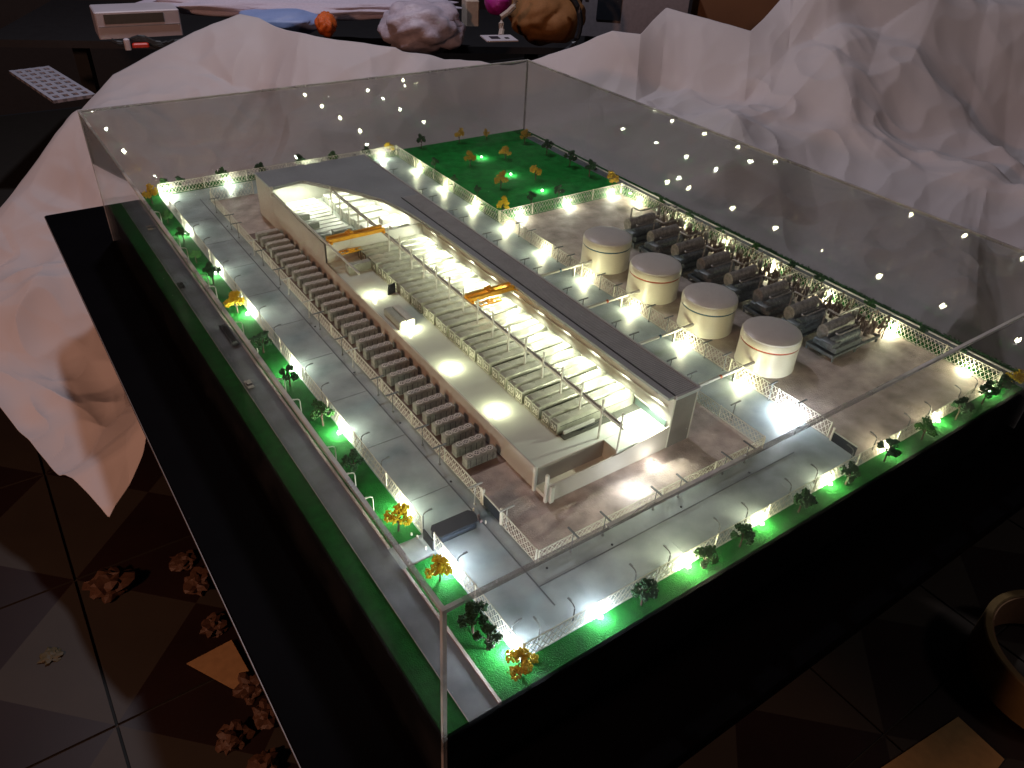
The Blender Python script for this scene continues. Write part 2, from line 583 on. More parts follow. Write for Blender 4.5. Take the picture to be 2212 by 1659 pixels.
fence(.1135, .246, .1135, 1.461, 'long white lattice fence beside the left lawn strip with trees')
fence(.1135, .033, .1135, .215, 'short white lattice fence between the entrance and the near corner')
fence(.1155, .0325, 1.072, .0325, 'white lattice fence along the front edge by the dark side')
fence(1.0735, .035, 1.0735, .9725, 'white lattice fence behind the grey skids on the right')
fence(.716, .974, 1.0725, .974, 'white lattice fence between the big green lawn and the tank plot')
fence(.7135, 1.461, .7135, .976, 'white lattice fence between hall driveway and green lawn')
fence(.7135, .972, .7135, .098, 'white lattice fence between hall driveway and the four tanks')
fence(.1155, 1.4625, .712, 1.4625, 'white lattice fence along the back behind the grey roof')
fence(.2035, .250, .2035, 1.376, 'lattice fence between left driveway and the row of cooling units', h=.023)
fence(.2035, .132, .2035, .204, 'short lattice fence in front of the black gate panel', h=.023)
fence(.206, .1305, .606, .1305, 'lattice fence before the lit hall along the front driveway', h=.021)
fence(.6075, .132, .6075, .30, 'faint lattice fence at the right front of the hall', h=.021)
fence(.206, 1.378, .30, 1.378, 'striped reflective screen fence behind the hall at the back left', h=.030, pitch=.008)

# ------------------------------------------------------------------ street lamps
def t_lamp(loc, rz, label, group, m_):
    key = 't' + m_.name
    if key not in LAT:
        LAT[key] = (MB().tube([(0, 0, 0), (0, 0, .0325)], .00085, 6, r1=.0006).mesh('pole', m_),
                    MB().box(-.0105, .0105, -.0011, .0011, .0322, .0336).mesh('double_arm', m_),
                    MB().lathe([(.0018, 0), (.0018, .0012), (.0012, .0018)], 8).mesh('foot', m_))
    r = thing('t_shaped_lamp', label, 'street lamp', loc, rz, group)
    for nme, me in zip(('pole', 'double_arm', 'foot'), LAT[key]):
        link(nme, me, r)


def c_lamp(loc, rz, label, group, m_, h=.0235):
    key = 'c' + m_.name + str(h)
    if key not in LAT:
        LAT[key] = (MB().tube([(0, 0, 0), (0, 0, h * .82), (.0008, 0, h * .95), (.0032, 0, h * 1.04), (.0105, 0, h * 1.1)], .0008, 6).mesh('curved_pole', m_),
                    MB().box(.0075, .0125, -.0011, .0011, h * 1.07, h * 1.12).mesh('lamp_head', m_))
    r = thing('curved_lamp', label, 'street lamp', loc, rz, group)
    for nme, me in zip(('curved_pole', 'lamp_head'), LAT[key]):
        link(nme, me, r)


for k, y in enumerate([.253, .342, .39, .479, .527, .616, .656, .747, .793, .888, .931, 1.02, 1.07, 1.163, 1.21, 1.31]):
    t_lamp((.1945, y, 0), 0, 'T-shaped lamp beside the cooling unit fence, %s from the black gate' % ORD[k], 'T-shaped lamps left of the hall', M_lampw if k in (0, 5, 8, 9, 12) else M_lamp)
t_lamp((.206, .198, 0), 0, 'T-shaped lamp at the near post of the black gate', 'T-shaped lamps left of the hall', M_lampw)
for k, y in enumerate([1.293, 1.149, 1.102, 1.013, .970, .878, .839, .742, .70, .607, .56, .47, .425, .335, .29, .20]):
    t_lamp((.618, y, 0), 0, 'T-shaped lamp along the right eaves of the hall, %s from the back' % ORD[k], 'T-shaped lamps right of the hall', M_lamp)
for k, y in enumerate([1.434, 1.392, 1.297, 1.254, 1.161, 1.118, 1.025, .980, .889, .845, .752, .712, .618, .570, .480, .435, .343, .300, .205, .15]):
    (t_lamp if k > 7 else c_lamp)((.7085, y, 0), math.pi if k <= 7 else 0, 'dark %s lamp in front of the middle fence, %s from the back' % ('T-shaped' if k > 7 else 'single-arm', ORD[k]), 'lamps along the middle fence', M_lamp)
for k, y in enumerate([.06, .17, .23, .365, .425, .561, .621, .754, .824, .954, 1.021, 1.138, 1.209, 1.345, 1.39]):
    if y == .23: y = .252
    c_lamp((.119, y, 0), 0, 'curved lamp inside the left fence over the driveway, %s from the near corner' % ORD[k], 'curved lamps inside the left fence', M_lamp)
for k, y in enumerate([.31, .362, .423, .546, .606, .729, .795, .937, .984, 1.114, 1.17, 1.31]):
    c_lamp((.080, y, .001), math.pi, 'pale curved lamp on the left lawn strip, %s from the entrance' % ORD[k], 'curved lamps on the left lawn strip', M_lampw)
for k, x in enumerate([.143, .190, .280, .334, .419, .470, .555, .610, .69, .745, .83, .885, .97, 1.02]):
    c_lamp((x, .043, 0), math.pi / 2, 'curved lamp inside the front fence, %s from the near corner' % ORD[k], 'curved lamps inside the front fence', M_lamp)
for k, x in enumerate([.25, .30, .385, .43, .515, .56]):
    t_lamp((x, .123, 0), math.pi / 2, 'T-shaped lamp before the front plot fence, %s from the left' % ORD[k], 'T-shaped lamps before the hall', M_lamp)
for k, x in enumerate([.819, .864, .957, 1.001]):
    c_lamp((x, .969, 0), -math.pi / 2, 'thin lamp in front of the cross fence by the lawn, %s from the left' % ORD[k], 'lamps along the cross fence', M_lamp)
for k, y in enumerate([.957, .863, .728, .683, .59, .55, .452, .41, .314, .27, .176, .13]):
    c_lamp((1.068, y, 0), math.pi, 'thin dark lamp at the fence behind the skids, %s from the back' % ORD[k], 'lamps along the right fence', M_lamp)
for k, x in enumerate([.178, .224, .316, .36, .45, .50, .59, .63]):
    c_lamp((x, 1.456, 0), -math.pi / 2, 'thin lamp at the back fence, %s from the left corner' % ORD[k], 'lamps along the back fence', M_lamp)

# ------------------------------------------------------------------ the hall
HX0, HX1, HX2 = .277, .485, .531           # left wall, right wall, outer eaves
HY0, HY1 = .205, 1.235
FLZ, RZ = .035, .090
PY = .905                                   # cross wall between hall and store
hall = thing('factory_hall', 'long cutaway factory hall with grey roof and bright white interior', 'building', (0, 0, 0))
MB().box(HX0 + .002, HX1, .236, PY, .0, FLZ).obj('hall_floor', M_hfloor, hall)
MB().box(.392, HX1, HY0 + .002, .236, .0, FLZ - .0005).obj('hall_floor', M_hfloor, hall)
MB().box(HX0 + .002, HX1, PY + .003, HY1 - .003, .0, .022).obj('store_floor', M_hfloor, hall)
MB().box(HX0, .392, .2075, .2355, .0, .006).obj('trench_floor', M_cream, hall)
MB().box(HX0 - .001, HX0 + .0015, .237, PY, 0, FLZ + .0012).obj('wall', M_outer, hall)
MB().box(HX0 + .003, .391, .2345, .2358, .006, FLZ + .0008).obj('floor_front_edge', M_outer, hall)
# front wall, its top follows the curve down to the left
prof = [(HX0, .029), (.34, .029), (.40, .031), (.44, .035), (.47, .038), (HX1, .040)]
fw = MB()
for (xa, za), (xb, zb) in zip(prof, prof[1:]):
    k = len(fw.v)
    fw.v += [(xa, HY0, 0), (xb, HY0, 0), (xb, HY0, zb), (xa, HY0, za), (xa, HY0 + .002, 0), (xb, HY0 + .002, 0), (xb, HY0 + .002, zb), (xa, HY0 + .002, za)]
    for q in ((0, 1, 2, 3), (7, 6, 5, 4), (3, 2, 6, 7)):
        fw.f.append([k + i for i in q]); fw.m.append(0)
fw.obj('wall', M_outer, hall)
MB().bbox(.2775, .284, HY0 - .003, HY0 + .006, 0, .027, .0006).obj('corner_post', M_steel, hall)
MB().bbox(.2725, .2765, HY0 + .001, HY0 + .006, 0, .046, .0006).obj('corner_post', M_steel, hall)
MB().bbox(.2725, .2765, .232, .2365, 0, .0395, .0006).obj('corner_post', M_steel, hall)
# right wall, end face and outer wall
MB().box(HX1, HX1 + .003, HY0, HY1, 0, RZ - .004).obj('wall', M_cream, hall)
MB().box(HX2 - .003, HX2, HY0, HY1 + .03, 0, RZ - .004).obj('wall', M_outer, hall)
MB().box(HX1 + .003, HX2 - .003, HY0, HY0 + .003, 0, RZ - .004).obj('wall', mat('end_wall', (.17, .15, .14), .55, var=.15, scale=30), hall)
MB().box(HX1 - .002, HX1, .245, .9, FLZ + .012, FLZ + .0135).obj('wall_rail', M_steel, hall)
MB().box(HX1 - .003, HX1, .215, PY - .001, .0665, .069).obj('wall_rail', M_steel, hall)
MB().box(HX1 - .0012, HX1, .212, .275, FLZ, FLZ + .011).obj('window_band', mat('window_cyan', (.45, .66, .62), .2, bump=0), hall)
# store walls
lw = MB()
prof = [(PY, .0735), (1.0, .0735), (1.10, .0745), (1.172, .076)]
for (ya, za), (yb, zb) in zip(prof, prof[1:]):
    k = len(lw.v)
    lw.v += [(HX0, ya, 0), (HX0, yb, 0), (HX0, yb, zb), (HX0, ya, za), (HX0 + .003, ya, 0), (HX0 + .003, yb, 0), (HX0 + .003, yb, zb), (HX0 + .003, ya, za)]
    for q in ((3, 2, 1, 0), (4, 5, 6, 7), (3, 7, 6, 2)):
        lw.f.append([k + i for i in q]); lw.m.append(0)
lw.obj('wall', M_outer, hall)
MB().box(HX0 - .0005, HX0 + .0025, 1.172, HY1 + .03, 0, RZ - .004).obj('wall', M_outer, hall)
MB().bbox(HX0 - .0025, HX0 + .004, 1.168, 1.173, .07, RZ + .002, .0006).obj('corner_post', M_cream, hall)
MB().box(HX0 + .003, HX1, HY1, HY1 + .003, 0, RZ - .004).obj('wall', M_cream, hall)
MB().box(HX0 + .003, HX1 - .003, PY - .0015, PY + .0015, 0, .074).obj('cross_wall', M_cream, hall)
# roof with the curved cut edge
f_ = (.6989 - RZ) / (.6989 - .08)


def to_roof(x, y):
    return (CAM.x + (x - CAM.x) * f_, CAM.y + (y - CAM.y) * f_)


arc = [(.36, 1.204), (.401, 1.144), (.437, 1.085), (.462, 1.03), (.474, .97), (.480, .914), (.483, .837)]
arc = [to_roof(*p) for p in arc]
roofpoly = [(HX0 - .001, 1.172), (.34, 1.182)] + arc + [(.4755, .62), (.4755, .208), (HX1 + .002, .208), (HX1 + .002, .203), (HX2 + .001, .203), (HX2 + .001, 1.268), (HX0 - .001, 1.268)]
roof = MB().prism(roofpoly, RZ - .004, RZ).obj('roof', M_roof, hall)
# raised rim along the outside and ribbed sheet on the right strip
MB().box(HX2 - .002, HX2 + .002, .203, 1.268, RZ, RZ + .0016).obj('roof_rim', mat('rim_grey', (.55, .56, .58), .4, bump=0), roof)
MB().box(HX1 + .002, HX2 - .002, .203, .207, RZ, RZ + .0014).obj('roof_rim', mat('rim_grey', (.55, .56, .58), .4), roof)
rb = MB()
yy = .210
while yy < 1.0:
    rb.prism([(HX1 + .004, yy), (HX2 - .003, yy), (HX2 - .003, yy + .0018), (HX1 + .004, yy + .0018)], RZ, RZ + .0009)
    yy += .0036
o = rb.obj('ribbed_sheet', mat('rib_grey', (.60, .63, .65), .45, bump=0), roof)
o['kind'] = 'stuff'
MB().box(HX1 + .0015, HX1 + .003, .208, 1.0, RZ, RZ + .0015).obj('roof_seam', mat('seam_dark', (.05, .052, .06), .6, bump=0), roof)
# cut edge beam under the curved edge
cb = MB()
pts = [(HX0 + .004, 1.1735)] + [(.34, 1.1835)] + arc
for (xa, ya), (xb, yb) in zip(pts, pts[1:]):
    cb.tube([(xa + .0004, ya + .001, RZ - .006), (xb + .0004, yb + .001, RZ - .006)], .0016, 4)
cb.obj('cut_edge_trim', mat('trim_pale', (.45, .45, .42), .5, bump=0), hall)

# lamps hidden below the eaves: narrow-beam LEDs aimed at the containers
def eaves(k, x, y, power, aim, lab, wide=162):
    r = thing('eaves_lamp', lab, 'lamp', (x, y, .081), 0, 'LEDs under the roof edge')
    MB().box(-.0035, .0035, -.0035, .0035, .0028, .0048).obj('lamp_base', M_cream, r)
    d = bpy.data.lights.new('eaves_led', 'SPOT')
    d.energy, d.color, d.shadow_soft_size = power, (.97, 1.0, .80), .003
    d.spot_size, d.spot_blend = math.radians(wide), .6
    o = link('eaves_light', d, r, (-.001, 0, -.002))
    o.rotation_euler = Vector(aim).to_track_quat('-Z', 'Y').to_euler()


for k, y in enumerate([.232, .30, .37, .44, .51, .58, .65, .72, .79, .86]):
    eaves(k, .478, y, .22 if k else .55, (-1.0, 0, -.9), 'LED under the roof edge over the numbered containers, %s from the front' % ORD[k])
for k, (x, y, ax, ay) in enumerate([(.31, 1.195, .3, -.2), (.36, 1.20, .1, -.5), (.42, 1.17, 0, -.6), (.462, 1.08, -.4, -.3), (.471, .98, -.7, 0)]):
    eaves(k, x, y, .30, (ax, ay, -1), 'LED under the curved roof over the block store, %s from the left' % ORD[k], 178)

# ------------------------------------------------------------------ crane runways
run = thing('crane_runway', 'steel crane rail on tall posts running down the middle of the hall', 'crane rail')
RX, RLZ = .391, .079
rl = MB()
rl.box(RX - .003, RX - .0012, .207, 1.17, RLZ - .002, RLZ + .0015).box(RX + .0012, RX + .003, .207, 1.17, RLZ - .002, RLZ + .0015)
rl.box(RX - .0012, RX + .0012, .2075, 1.1695, RLZ - .0026, RLZ - .001)
rl.obj('rail', M_steel, run)
col_me = MB().box(-.0011, .0011, -.0011, .0011, 0, .101 - FLZ).mesh('post', M_cream)
y = .242
k = 0
while y < 1.17:
    link('post', col_me, run, (RX - .0042, y, FLZ if y < PY else .022))
    y += .0442
    k += 1
fp = MB().tube([(0, 0, -.012), (0, 0, .034), ], .0016, 8).tube([(-.0015, -.006, .033), (.0015, .004, .033)], .0012, 6).tube([(0, 0, .034), (.0005, .0005, .055)], .0013, 8)
fp.obj('end_post', M_steel, run, loc=(RX - .001, .2065, .045))
run2 = thing('crane_runway', 'single steel crane rail on the left wall top, ending free over the floor', 'crane rail')
MB().box(HX0 + .001, HX0 + .004, .762, 1.168, RLZ - .0022, RLZ + .001).obj('rail', M_steel, run2)
MB().box(HX0 + .001, HX0 + .004, .7612, .762, RLZ - .0024, RLZ + .0012).obj('end_cap', M_cream, run2)
for y in (.93, .985, 1.04, 1.10):
    MB().box(HX0 + .0012, HX0 + .0038, y - .001, y + .001, .0735, RLZ - .0022).obj('bracket', M_steel, run2)


def crane(x0, x1, y, label, hookx, hz, carry):
    c = thing('bridge_crane', label, 'crane', (0, y, 0), 0, 'orange bridge cranes')
    for dy in (-.0085, .0045):
        MB().box(x0, x1, dy, dy + .004, RLZ + .003, RLZ + .0095).box(x0, x1, dy - .0008, dy + .0048, RLZ + .0095, RLZ + .0102).obj('girder', M_orange, c)
    for x in (x0 + .001, x1 - .005):
        MB().bbox(x, x + .004, -.013, .013, RLZ + .0016, RLZ + .0055, .0006).obj('end_carriage', M_orange, c)
    tr = MB().bbox(hookx - .006, hookx + .006, -.011, .010, RLZ + .0103, RLZ + .0128, .0005).obj('trolley', M_orange, c)
    MB().bbox(hookx - .003, hookx + .003, -.006, .006, RLZ + .0128, RLZ + .0165, .0006).obj('winch', M_orange, tr)
    MB().tube([(hookx, 0, hz + .004), (hookx, 0, RLZ + .0103)], .0005, 6).obj('cable', M_steel, c)
    g = MB()
    g.box(hookx - .022, hookx + .022, -.0065, -.005, hz, hz + .002).box(hookx - .022, hookx + .022, .005, .0065, hz, hz + .002)
    for q in range(6):
        xx = hookx - .021 + q * .0084
        g.box(xx - .0008, xx + .0008, -.005, .005, hz + .0002, hz + .0018)
    g.bbox(hookx - .006, hookx + .006, -.004, .004, hz + .002, hz + .005, .0005)
    g.obj('lifting_beam', M_orange, c)
    return c


crane(.281, .392, .895, 'orange bridge crane over the cross wall carrying a grey block', .325, .0535, True)
crane(.389, .484, .585, 'orange bridge crane over the middle of the container row', .432, .0665, False)

# ------------------------------------------------------------------ numbered containers
CX0, CX1 = .340, .483
cm = MB()
w_ = .0085
MB().box(CX0 + .004, HX1 - .0005, .262, .900, FLZ - .0001, FLZ + .0005).obj('container_gap_shade', mat('gap_shade_grey', (.11, .115, .10), .6), hall)  # dark strip below the containers, paints the shade in the gaps between them
# body: box along x with rounded right end and chamfered long edges
cs = [(-w_, 0), (w_, 0), (w_, .0165), (w_ - .0016, .0198), (-w_ + .0016, .0198), (-w_, .0165)]
Lc = CX1 - CX0
rings = [(0, 1, 1), (.004, 1, 1), (Lc - .010, 1, 1), (Lc - .004, .93, .96), (Lc - .001, .75, .85), (Lc, .5, .65)]
for x, sy, sz in rings:
    cm.v += [(x, yy * sy, zz * sz) for yy, zz in cs]
for i in range(len(rings) - 1):
    for q in range(6):
        e = (q + 1) % 6
        cm.f.append([i * 6 + q, (i + 1) * 6 + q, (i + 1) * 6 + e, i * 6 + e]); cm.m.append(0)
cm.f.append([0, 1, 2, 3, 4, 5]); cm.f.append([30 + i for i in reversed(range(6))]); cm.m += [1, 0]
cont_me = cm.mesh('body', [M_cont, mat('container_end', (.15, .155, .12), .5, var=.2, scale=100)])
lid = MB().bbox(.0045, .085, -w_ + .0022, w_ - .0022, .0198, .0206, .0003)
lid_me = lid.mesh('lid_plate', M_cont)
seam = MB().box(.004, Lc - .014, -w_ - .0003, -w_ + .0004, .0142, .0150).box(.004, Lc - .014, w_ - .0004, w_ + .0003, .0142, .0150).mesh('side_seam', M_contd)
fr = MB()
a, bq = w_ - .0006, .00015
fr.box(-bq, 0, -a, a, .0188, .0194).box(-bq, 0, -a, -a + .0005, .002, .0188).box(-bq, 0, a - .0005, a, .002, .0188).box(-bq, 0, -a, a, .0012, .0018)
frame_me = fr.mesh('end_frame', M_digit)
for i in range(30):
    kx = i // 2
    yc = .8825 - kx * .0421 + (.0095 if i % 2 == 0 else -.0095)
    n = i + 1
    if n == 7:
        lab = 'grey container number 7 behind the dark open door panel'
    elif n == 30:
        lab = 'grey container marked 30, nearest to the hall front'
    elif n == 1:
        lab = 'grey container marked 1 against the cream cross wall'
    else:
        lab = 'grey container marked %d, %s one of the %s pair from the cross wall' % (n, 'near' if i % 2 else 'far', ORD[kx])
    r = thing('numbered_container', lab, 'container', (CX0 + (.0006 if i % 3 else 0), yc, FLZ), 0, 'numbered containers in the hall')
    link('body', cont_me, r)
    link('lid_plate', lid_me, r)
    link('side_seam', seam, r)
    if n > 4:
        link('end_frame', frame_me, r)
    cu = bpy.data.curves.new('number', 'FONT')
    cu.body = str(n)
    cu.size = .0125 if n > 9 else .0135
    cu.align_x = 'CENTER'
    cu.extrude = .00015
    cu.materials.append(M_digit)
    tmp = bpy.data.objects.new('number_text', cu)
    nm = bpy.data.meshes.new_from_object(tmp)
    bpy.data.objects.remove(tmp)
    q = link('number', nm, r, (-.0005, 0, .0062))
    q.rotation_euler = (math.radians(90), 0, math.radians(-90))
# dark open door panel by container 7 and the open hatch and pipe on container 30
o = MB().box(-.017, 0, -.0006, .0006, 0, .019).obj('door_panel', M_dark, loc=(.338, .744, FLZ))
o.rotation_euler = (0, 0, math.radians(12))
tag(o, 'dark upright panel sticking out by container 7 onto the hall floor', 'panel')
r = thing('loading_hose', 'dark bent hose and pale open trough on the side of container 30', 'hose', (CX0, .2655, FLZ), 0)
MB().box(.006, .060, .0012, .0040, .006, .011).obj('trough', M_blockw, r)
MB().tube([(.075, .004, .019), (.074, 0, .012), (.066, -.0015, .006), (.055, -.001, .004), (.03, .002, .003)], .0007, 6).obj('hose', M_dark, r)

# grey block under crane 1, pair of crates on the hall floor
tag(MB().bbox(-.0235, .0235, -.0065, .0065, 0, .0165, .0006).obj('grey_block', M_block, loc=(.3185, .851, FLZ)), 'grey block under the lifting beam of the left crane', 'block')
for k, (x, y, lab, mm) in enumerate([(.2915, .655, 'left grey crate of the pair on the white hall floor', M_block), (.3065, .655, 'right pale crate of the pair on the white hall floor', M_blockw)]):
    r = thing('crate', lab, 'crate', (x, y, FLZ), 0, 'pair of crates on the hall floor')
    MB().bbox(-.0068, .0068, -.028, .028, 0, .0125, .0005).obj('body', mm, r)
    MB().bbox(-.0058, .0058, -.027, .027, .0125, .0135, .0003).obj('lid', mm, r)

# ------------------------------------------------------------------ blocks in the store
def block(x0, x1, y, z, w, h, mm, lab, grp):
    r = thing('concrete_block', lab, 'block', ((x0 + x1) / 2, y, z), 0, grp)
    hx = (x1 - x0) / 2
    MB().bbox(-hx, hx, -w, w, 0, h, .0006).obj('body', mm, r)
    MB().box(-hx + .002, hx - .002, -w - .0004, -w + .001, h * .3, h * .75).obj('side_recess', M_block if mm is M_blockw else M_blockw, r)


SF = .022
for k in range(17):
    y = .925 + k * .0175
    block(.287, .383, y, SF, .0072, .0125, M_blockw if k > 4 else M_block, 'low pale slab on the left store floor, %s from the cross wall' % ORD[k], 'slabs on the left store floor')
for k in range(17):
    y = .925 + k * .0175
    hh = .016 + (.004 if k % 2 else 0) + (.006 if k < 5 else 0)
    block(.402, .478, y, SF, .0072, hh, M_blockw, 'pale slab in the right store bank, %s from the cross wall' % ORD[k], 'slabs in the right store bank')
for x0, x1, y, lab in [(.289, .331, .945, 'front grey box stacked at the left of the store'), (.336, .378, .945, 'front grey box stacked beside the crane posts'),
                       (.289, .330, 1.005, 'second grey box from the front at the left of the store'), (.338, .378, 1.01, 'second grey box beside the crane posts, ribbed lid'),
                       (.289, .331, 1.068, 'third grey box at the left of the store'), (.290, .33, 1.115, 'rear grey box at the left of the store'),
                       (.438, .478, .955, 'front pale box on the right store bank'), (.438, .478, 1.0, 'rear pale box on the right store bank')]:
    zz = SF + .0125 if x0 < .4 else SF + .022
    r = thing('stacked_box', lab, 'box', ((x0 + x1) / 2, y, zz), 0, 'boxes stacked in the store')
    hx = (x1 - x0) / 2
    MB().bbox(-hx, hx, -.0085, .0085, 0, .012, .0008).obj('body', M_blockw if x0 > .4 else M_block, r)
    MB().box(-hx + .003, hx - .003, -.0065, -.0035, .012, .0127).box(-hx + .003, hx - .003, .0035, .0065, .012, .0127).obj('lid_rib', M_block, r)

# ------------------------------------------------------------------ cooling units
ub = MB().bbox(0, .048, 0, .0125, 0, .0158, .0005)
for q in range(5):
    ub.box(.0055 + q * .009, .0062 + q * .009, -.0003, .0003, .001, .013, 1)
unit_me = ub.mesh('body', [M_unit, M_unitd])
top_me = MB().bbox(.0015, .0465, .001, .0115, .0158, .0166, .0003).mesh('top_plate', M_unit)
fm = MB()
n = 20
for r0, r1 in ((.0035, .0049),):
    k = len(fm.v)
    for q in range(n):
        a = 2 * math.pi * q / n
        fm.v += [(r0 * math.cos(a), r0 * math.sin(a), .0006), (r1 * math.cos(a), r1 * math.sin(a), .0006), (r1 * math.cos(a), r1 * math.sin(a), 0), (r0 * math.cos(a), r0 * math.sin(a), 0)]
    for q in range(n):
        e = (q + 1) % n
        for s2 in range(4):
            fm.f.append([q * 4 + s2, q * 4 + (s2 + 1) % 4, e * 4 + (s2 + 1) % 4, e * 4 + s2]); fm.m.append(0)
fm.box(-.0036, .0036, -.0005, .0005, .0002, .0005).box(-.0005, .0005, -.0036, .0036, .00022, .00052)
fm.lathe([(.0036, .00003), (.0036, .0001)], 16, mi=1)
fan_me = fm.mesh('fan', [M_fan, M_unitd])
for i in range(30):
    r = thing('cooling_unit', 'grey cooling unit with four round fans, %s from the front of its row' % ORD[i], 'cooling unit', (.2205 + random.uniform(-.0006, .0006), .3135 + i * .02795, .0006), 0, 'cooling units beside the hall')
    link('body', unit_me, r)
    link('top_plate', top_me, r)
    for q in range(4):
        f = link('fan', fan_me, r, (.0085 + q * .0105, .0063, .0167))
        f.rotation_euler = (0, 0, random.uniform(0, 1.5))

# ------------------------------------------------------------------ tanks
TR = .0485
for k, (y, mband, cn) in enumerate([(.700, M_blue, 'blue'), (.560, M_red, 'red'), (.421, M_blue, 'blue'), (.283, M_red, 'red')]):
    lab = ['farthest cream storage tank with a blue band', 'second cream tank from the back, red band', 'third cream tank from the back, blue band', 'nearest cream storage tank with a red band'][k]
    r = thing('storage_tank', lab, 'tank', (.790, y, 0), 0, 'four round storage tanks')
    MB().lathe([(TR + .0006, 0), (TR + .0006, .0012), (TR, .0022), (TR, .0440)], 72).obj('shell', M_tank, r, True)
    MB().lathe([(TR - .0007, .0440), (TR - .0007, .0472)], 72).obj('colour_band', mband, r, True)
    MB().lathe([(TR + .0004, .0472), (TR + .0004, .0572), (TR - .0006, .0585)], 72).obj('lid_rim', M_tank, r, True)
    pr = [(TR - .0006, .0585)] + [(TR * math.cos(a), .0585 + .0105 * math.sin(a)) for a in [math.radians(d) for d in (12, 24, 36, 48, 60, 70, 80, 88)]]
    MB().lathe(pr, 72, cap=True).obj('domed_roof', M_tanktop, r, True)
    yp = y + .012 - .0
    c2 = thing('supply_pipe', 'cream pipe from the hall to the tank plot, %s from the back, %s collar' % (ORD[k], cn), 'pipe', (0, 0, 0), 0, 'pipes between hall and tanks')
    MB().tube([(HX2, y - .012, .021), (.745, y - .012, .021)], .0028, 12).obj('pipe', M_pipe, c2, True)
    MB().tube([(.662, y - .012, .021), (.6665, y - .012, .021)], .0032, 12).obj('collar', mband, c2, True)
    MB().tube([(.56, y - .012, .021), (.563, y - .012, .021)], .0033, 12).obj('collar', M_pipe, c2, True)
    for xx in (.60, .70):
        MB().box(xx - .001, xx + .001, y - .014, y - .010, 0, .0185).obj('support', M_steel, c2)

# ------------------------------------------------------------------ compressor skids
def skid_parts():
    P = []
    fr = MB()
    fr.box(0, .125, -.024, -.021, .006, .009).box(0, .125, .021, .024, .006, .009)
    for x in (0, .04, .08, .122):
        fr.box(x, x + .003, -.021, .021, .006, .009)
    fr.box(.004, .075, -.02, .02, .003, .006)
    P.append(('frame', fr, M_skid))
    lg = MB()
    for x in (.002, .06, .119):
        for yy in (-.0225, .0225):
            lg.box(x, x + .003, yy - .0012, yy + .0012, 0, .006)
    P.append(('feet', lg, M_skid))
    v = MB().tube([(.012, .010, .026), (.014, .010, .026), (.078, .010, .026), (.080, .010, .026)], .0098, 14)
    P.append(('vessel', v, M_skidl))
    v = MB().tube([(.010, -.010, .020), (.074, -.010, .020)], .0068, 12)
    P.append(('vessel', v, M_skid))
    bx = MB().bbox(.008, .076, -.021, .019, .009, .0165, .001).bbox(.0, .022, -.018, .004, .0165, .0225, .001)
    P.append(('engine_block', bx, M_skid))
    u = MB().tube([(.070, -.006, .030), (.022, -.006, .030), (.018, -.008, .030), (.018, -.011, .030), (.022, -.013, .030), (.070, -.013, .030)], .0011, 6)
    P.append(('u_pipe', u, M_skidl))
    L = MB().tube([(.036, .027, .0), (.036, .027, .044), (.037, .025, .0455), (.037, .009, .0455), (.039, .006, .0455), (.105, .006, .0455)], .0013, 6)
    P.append(('overhead_pipe', L, M_skidl))
    rk = MB()
    rr = random.Random(3)
    for q in range(44):
        x, yy = rr.uniform(.080, .122), rr.uniform(-.022, .022)
        z = rr.uniform(.009, .02)
        a = rr.choice([(0, .012, 0), (.012, 0, 0), (.003, .003, .014), (0, -.006, .012), (.006, 0, .01)])
        rk.tube([(x, yy, z), (x + a[0] * .8, yy + a[1] * .8, z + a[2])], rr.uniform(.0009, .0022), 6)
    for q in range(9):
        x, yy = rr.uniform(.080, .118), rr.uniform(-.02, .016)
        rk.bbox(x, x + rr.uniform(.004, .009), yy, yy + rr.uniform(.004, .008), .009, rr.uniform(.014, .028), .0006)
    P.append(('pump_manifold', rk, M_skidb))
    tw = MB()
    for yy in (-.022, -.002):
        for x in (.124, .138):
            tw.box(x, x + .0014, yy, yy + .0014, 0, .034)
        tw.tube([(.1245, yy + .0007, .004), (.1385, yy + .0007, .018)], .0006, 4).tube([(.1385, yy + .0007, .018), (.1245, yy + .0007, .032)], .0006, 4)
        tw.tube([(.1245, yy + .0007, .018), (.1385, yy + .0007, .018)], .0006, 4).tube([(.1245, yy + .0007, .033), (.1385, yy + .0007, .033)], .0007, 4)
    P.append(('ladder_rack', tw, M_skidb))
    hd = MB().lathe([(.003, .028), (.0045, .032), (.0045, .037), (.002, .040)], 12, .098, .014).lathe([(.0025, .028), (.0036, .031), (.002, .035)], 10, .110, .004)
    P.append(('valve_head', hd, mat('valve_bright', (.55, .56, .58), .25, metal=.9, bump=0)))
    return P


first = None
for i in range(8):
    y = .248 + i * .0717
    lab = 'dark metal compressor skid with two vessels, %s from the front' % ORD[i]
    if first is None:
        first = thing('compressor_skid', lab, 'compressor skid', (.888, y, 0), 0, 'compressor skids behind the tanks')
        first.scale = (1.08, 1.16, 1.42)
        for nme, b, mm in skid_parts():
            b.obj(nme, mm, first, True)
    else:
        dup(first, (.888, y, 0), 0, lab)

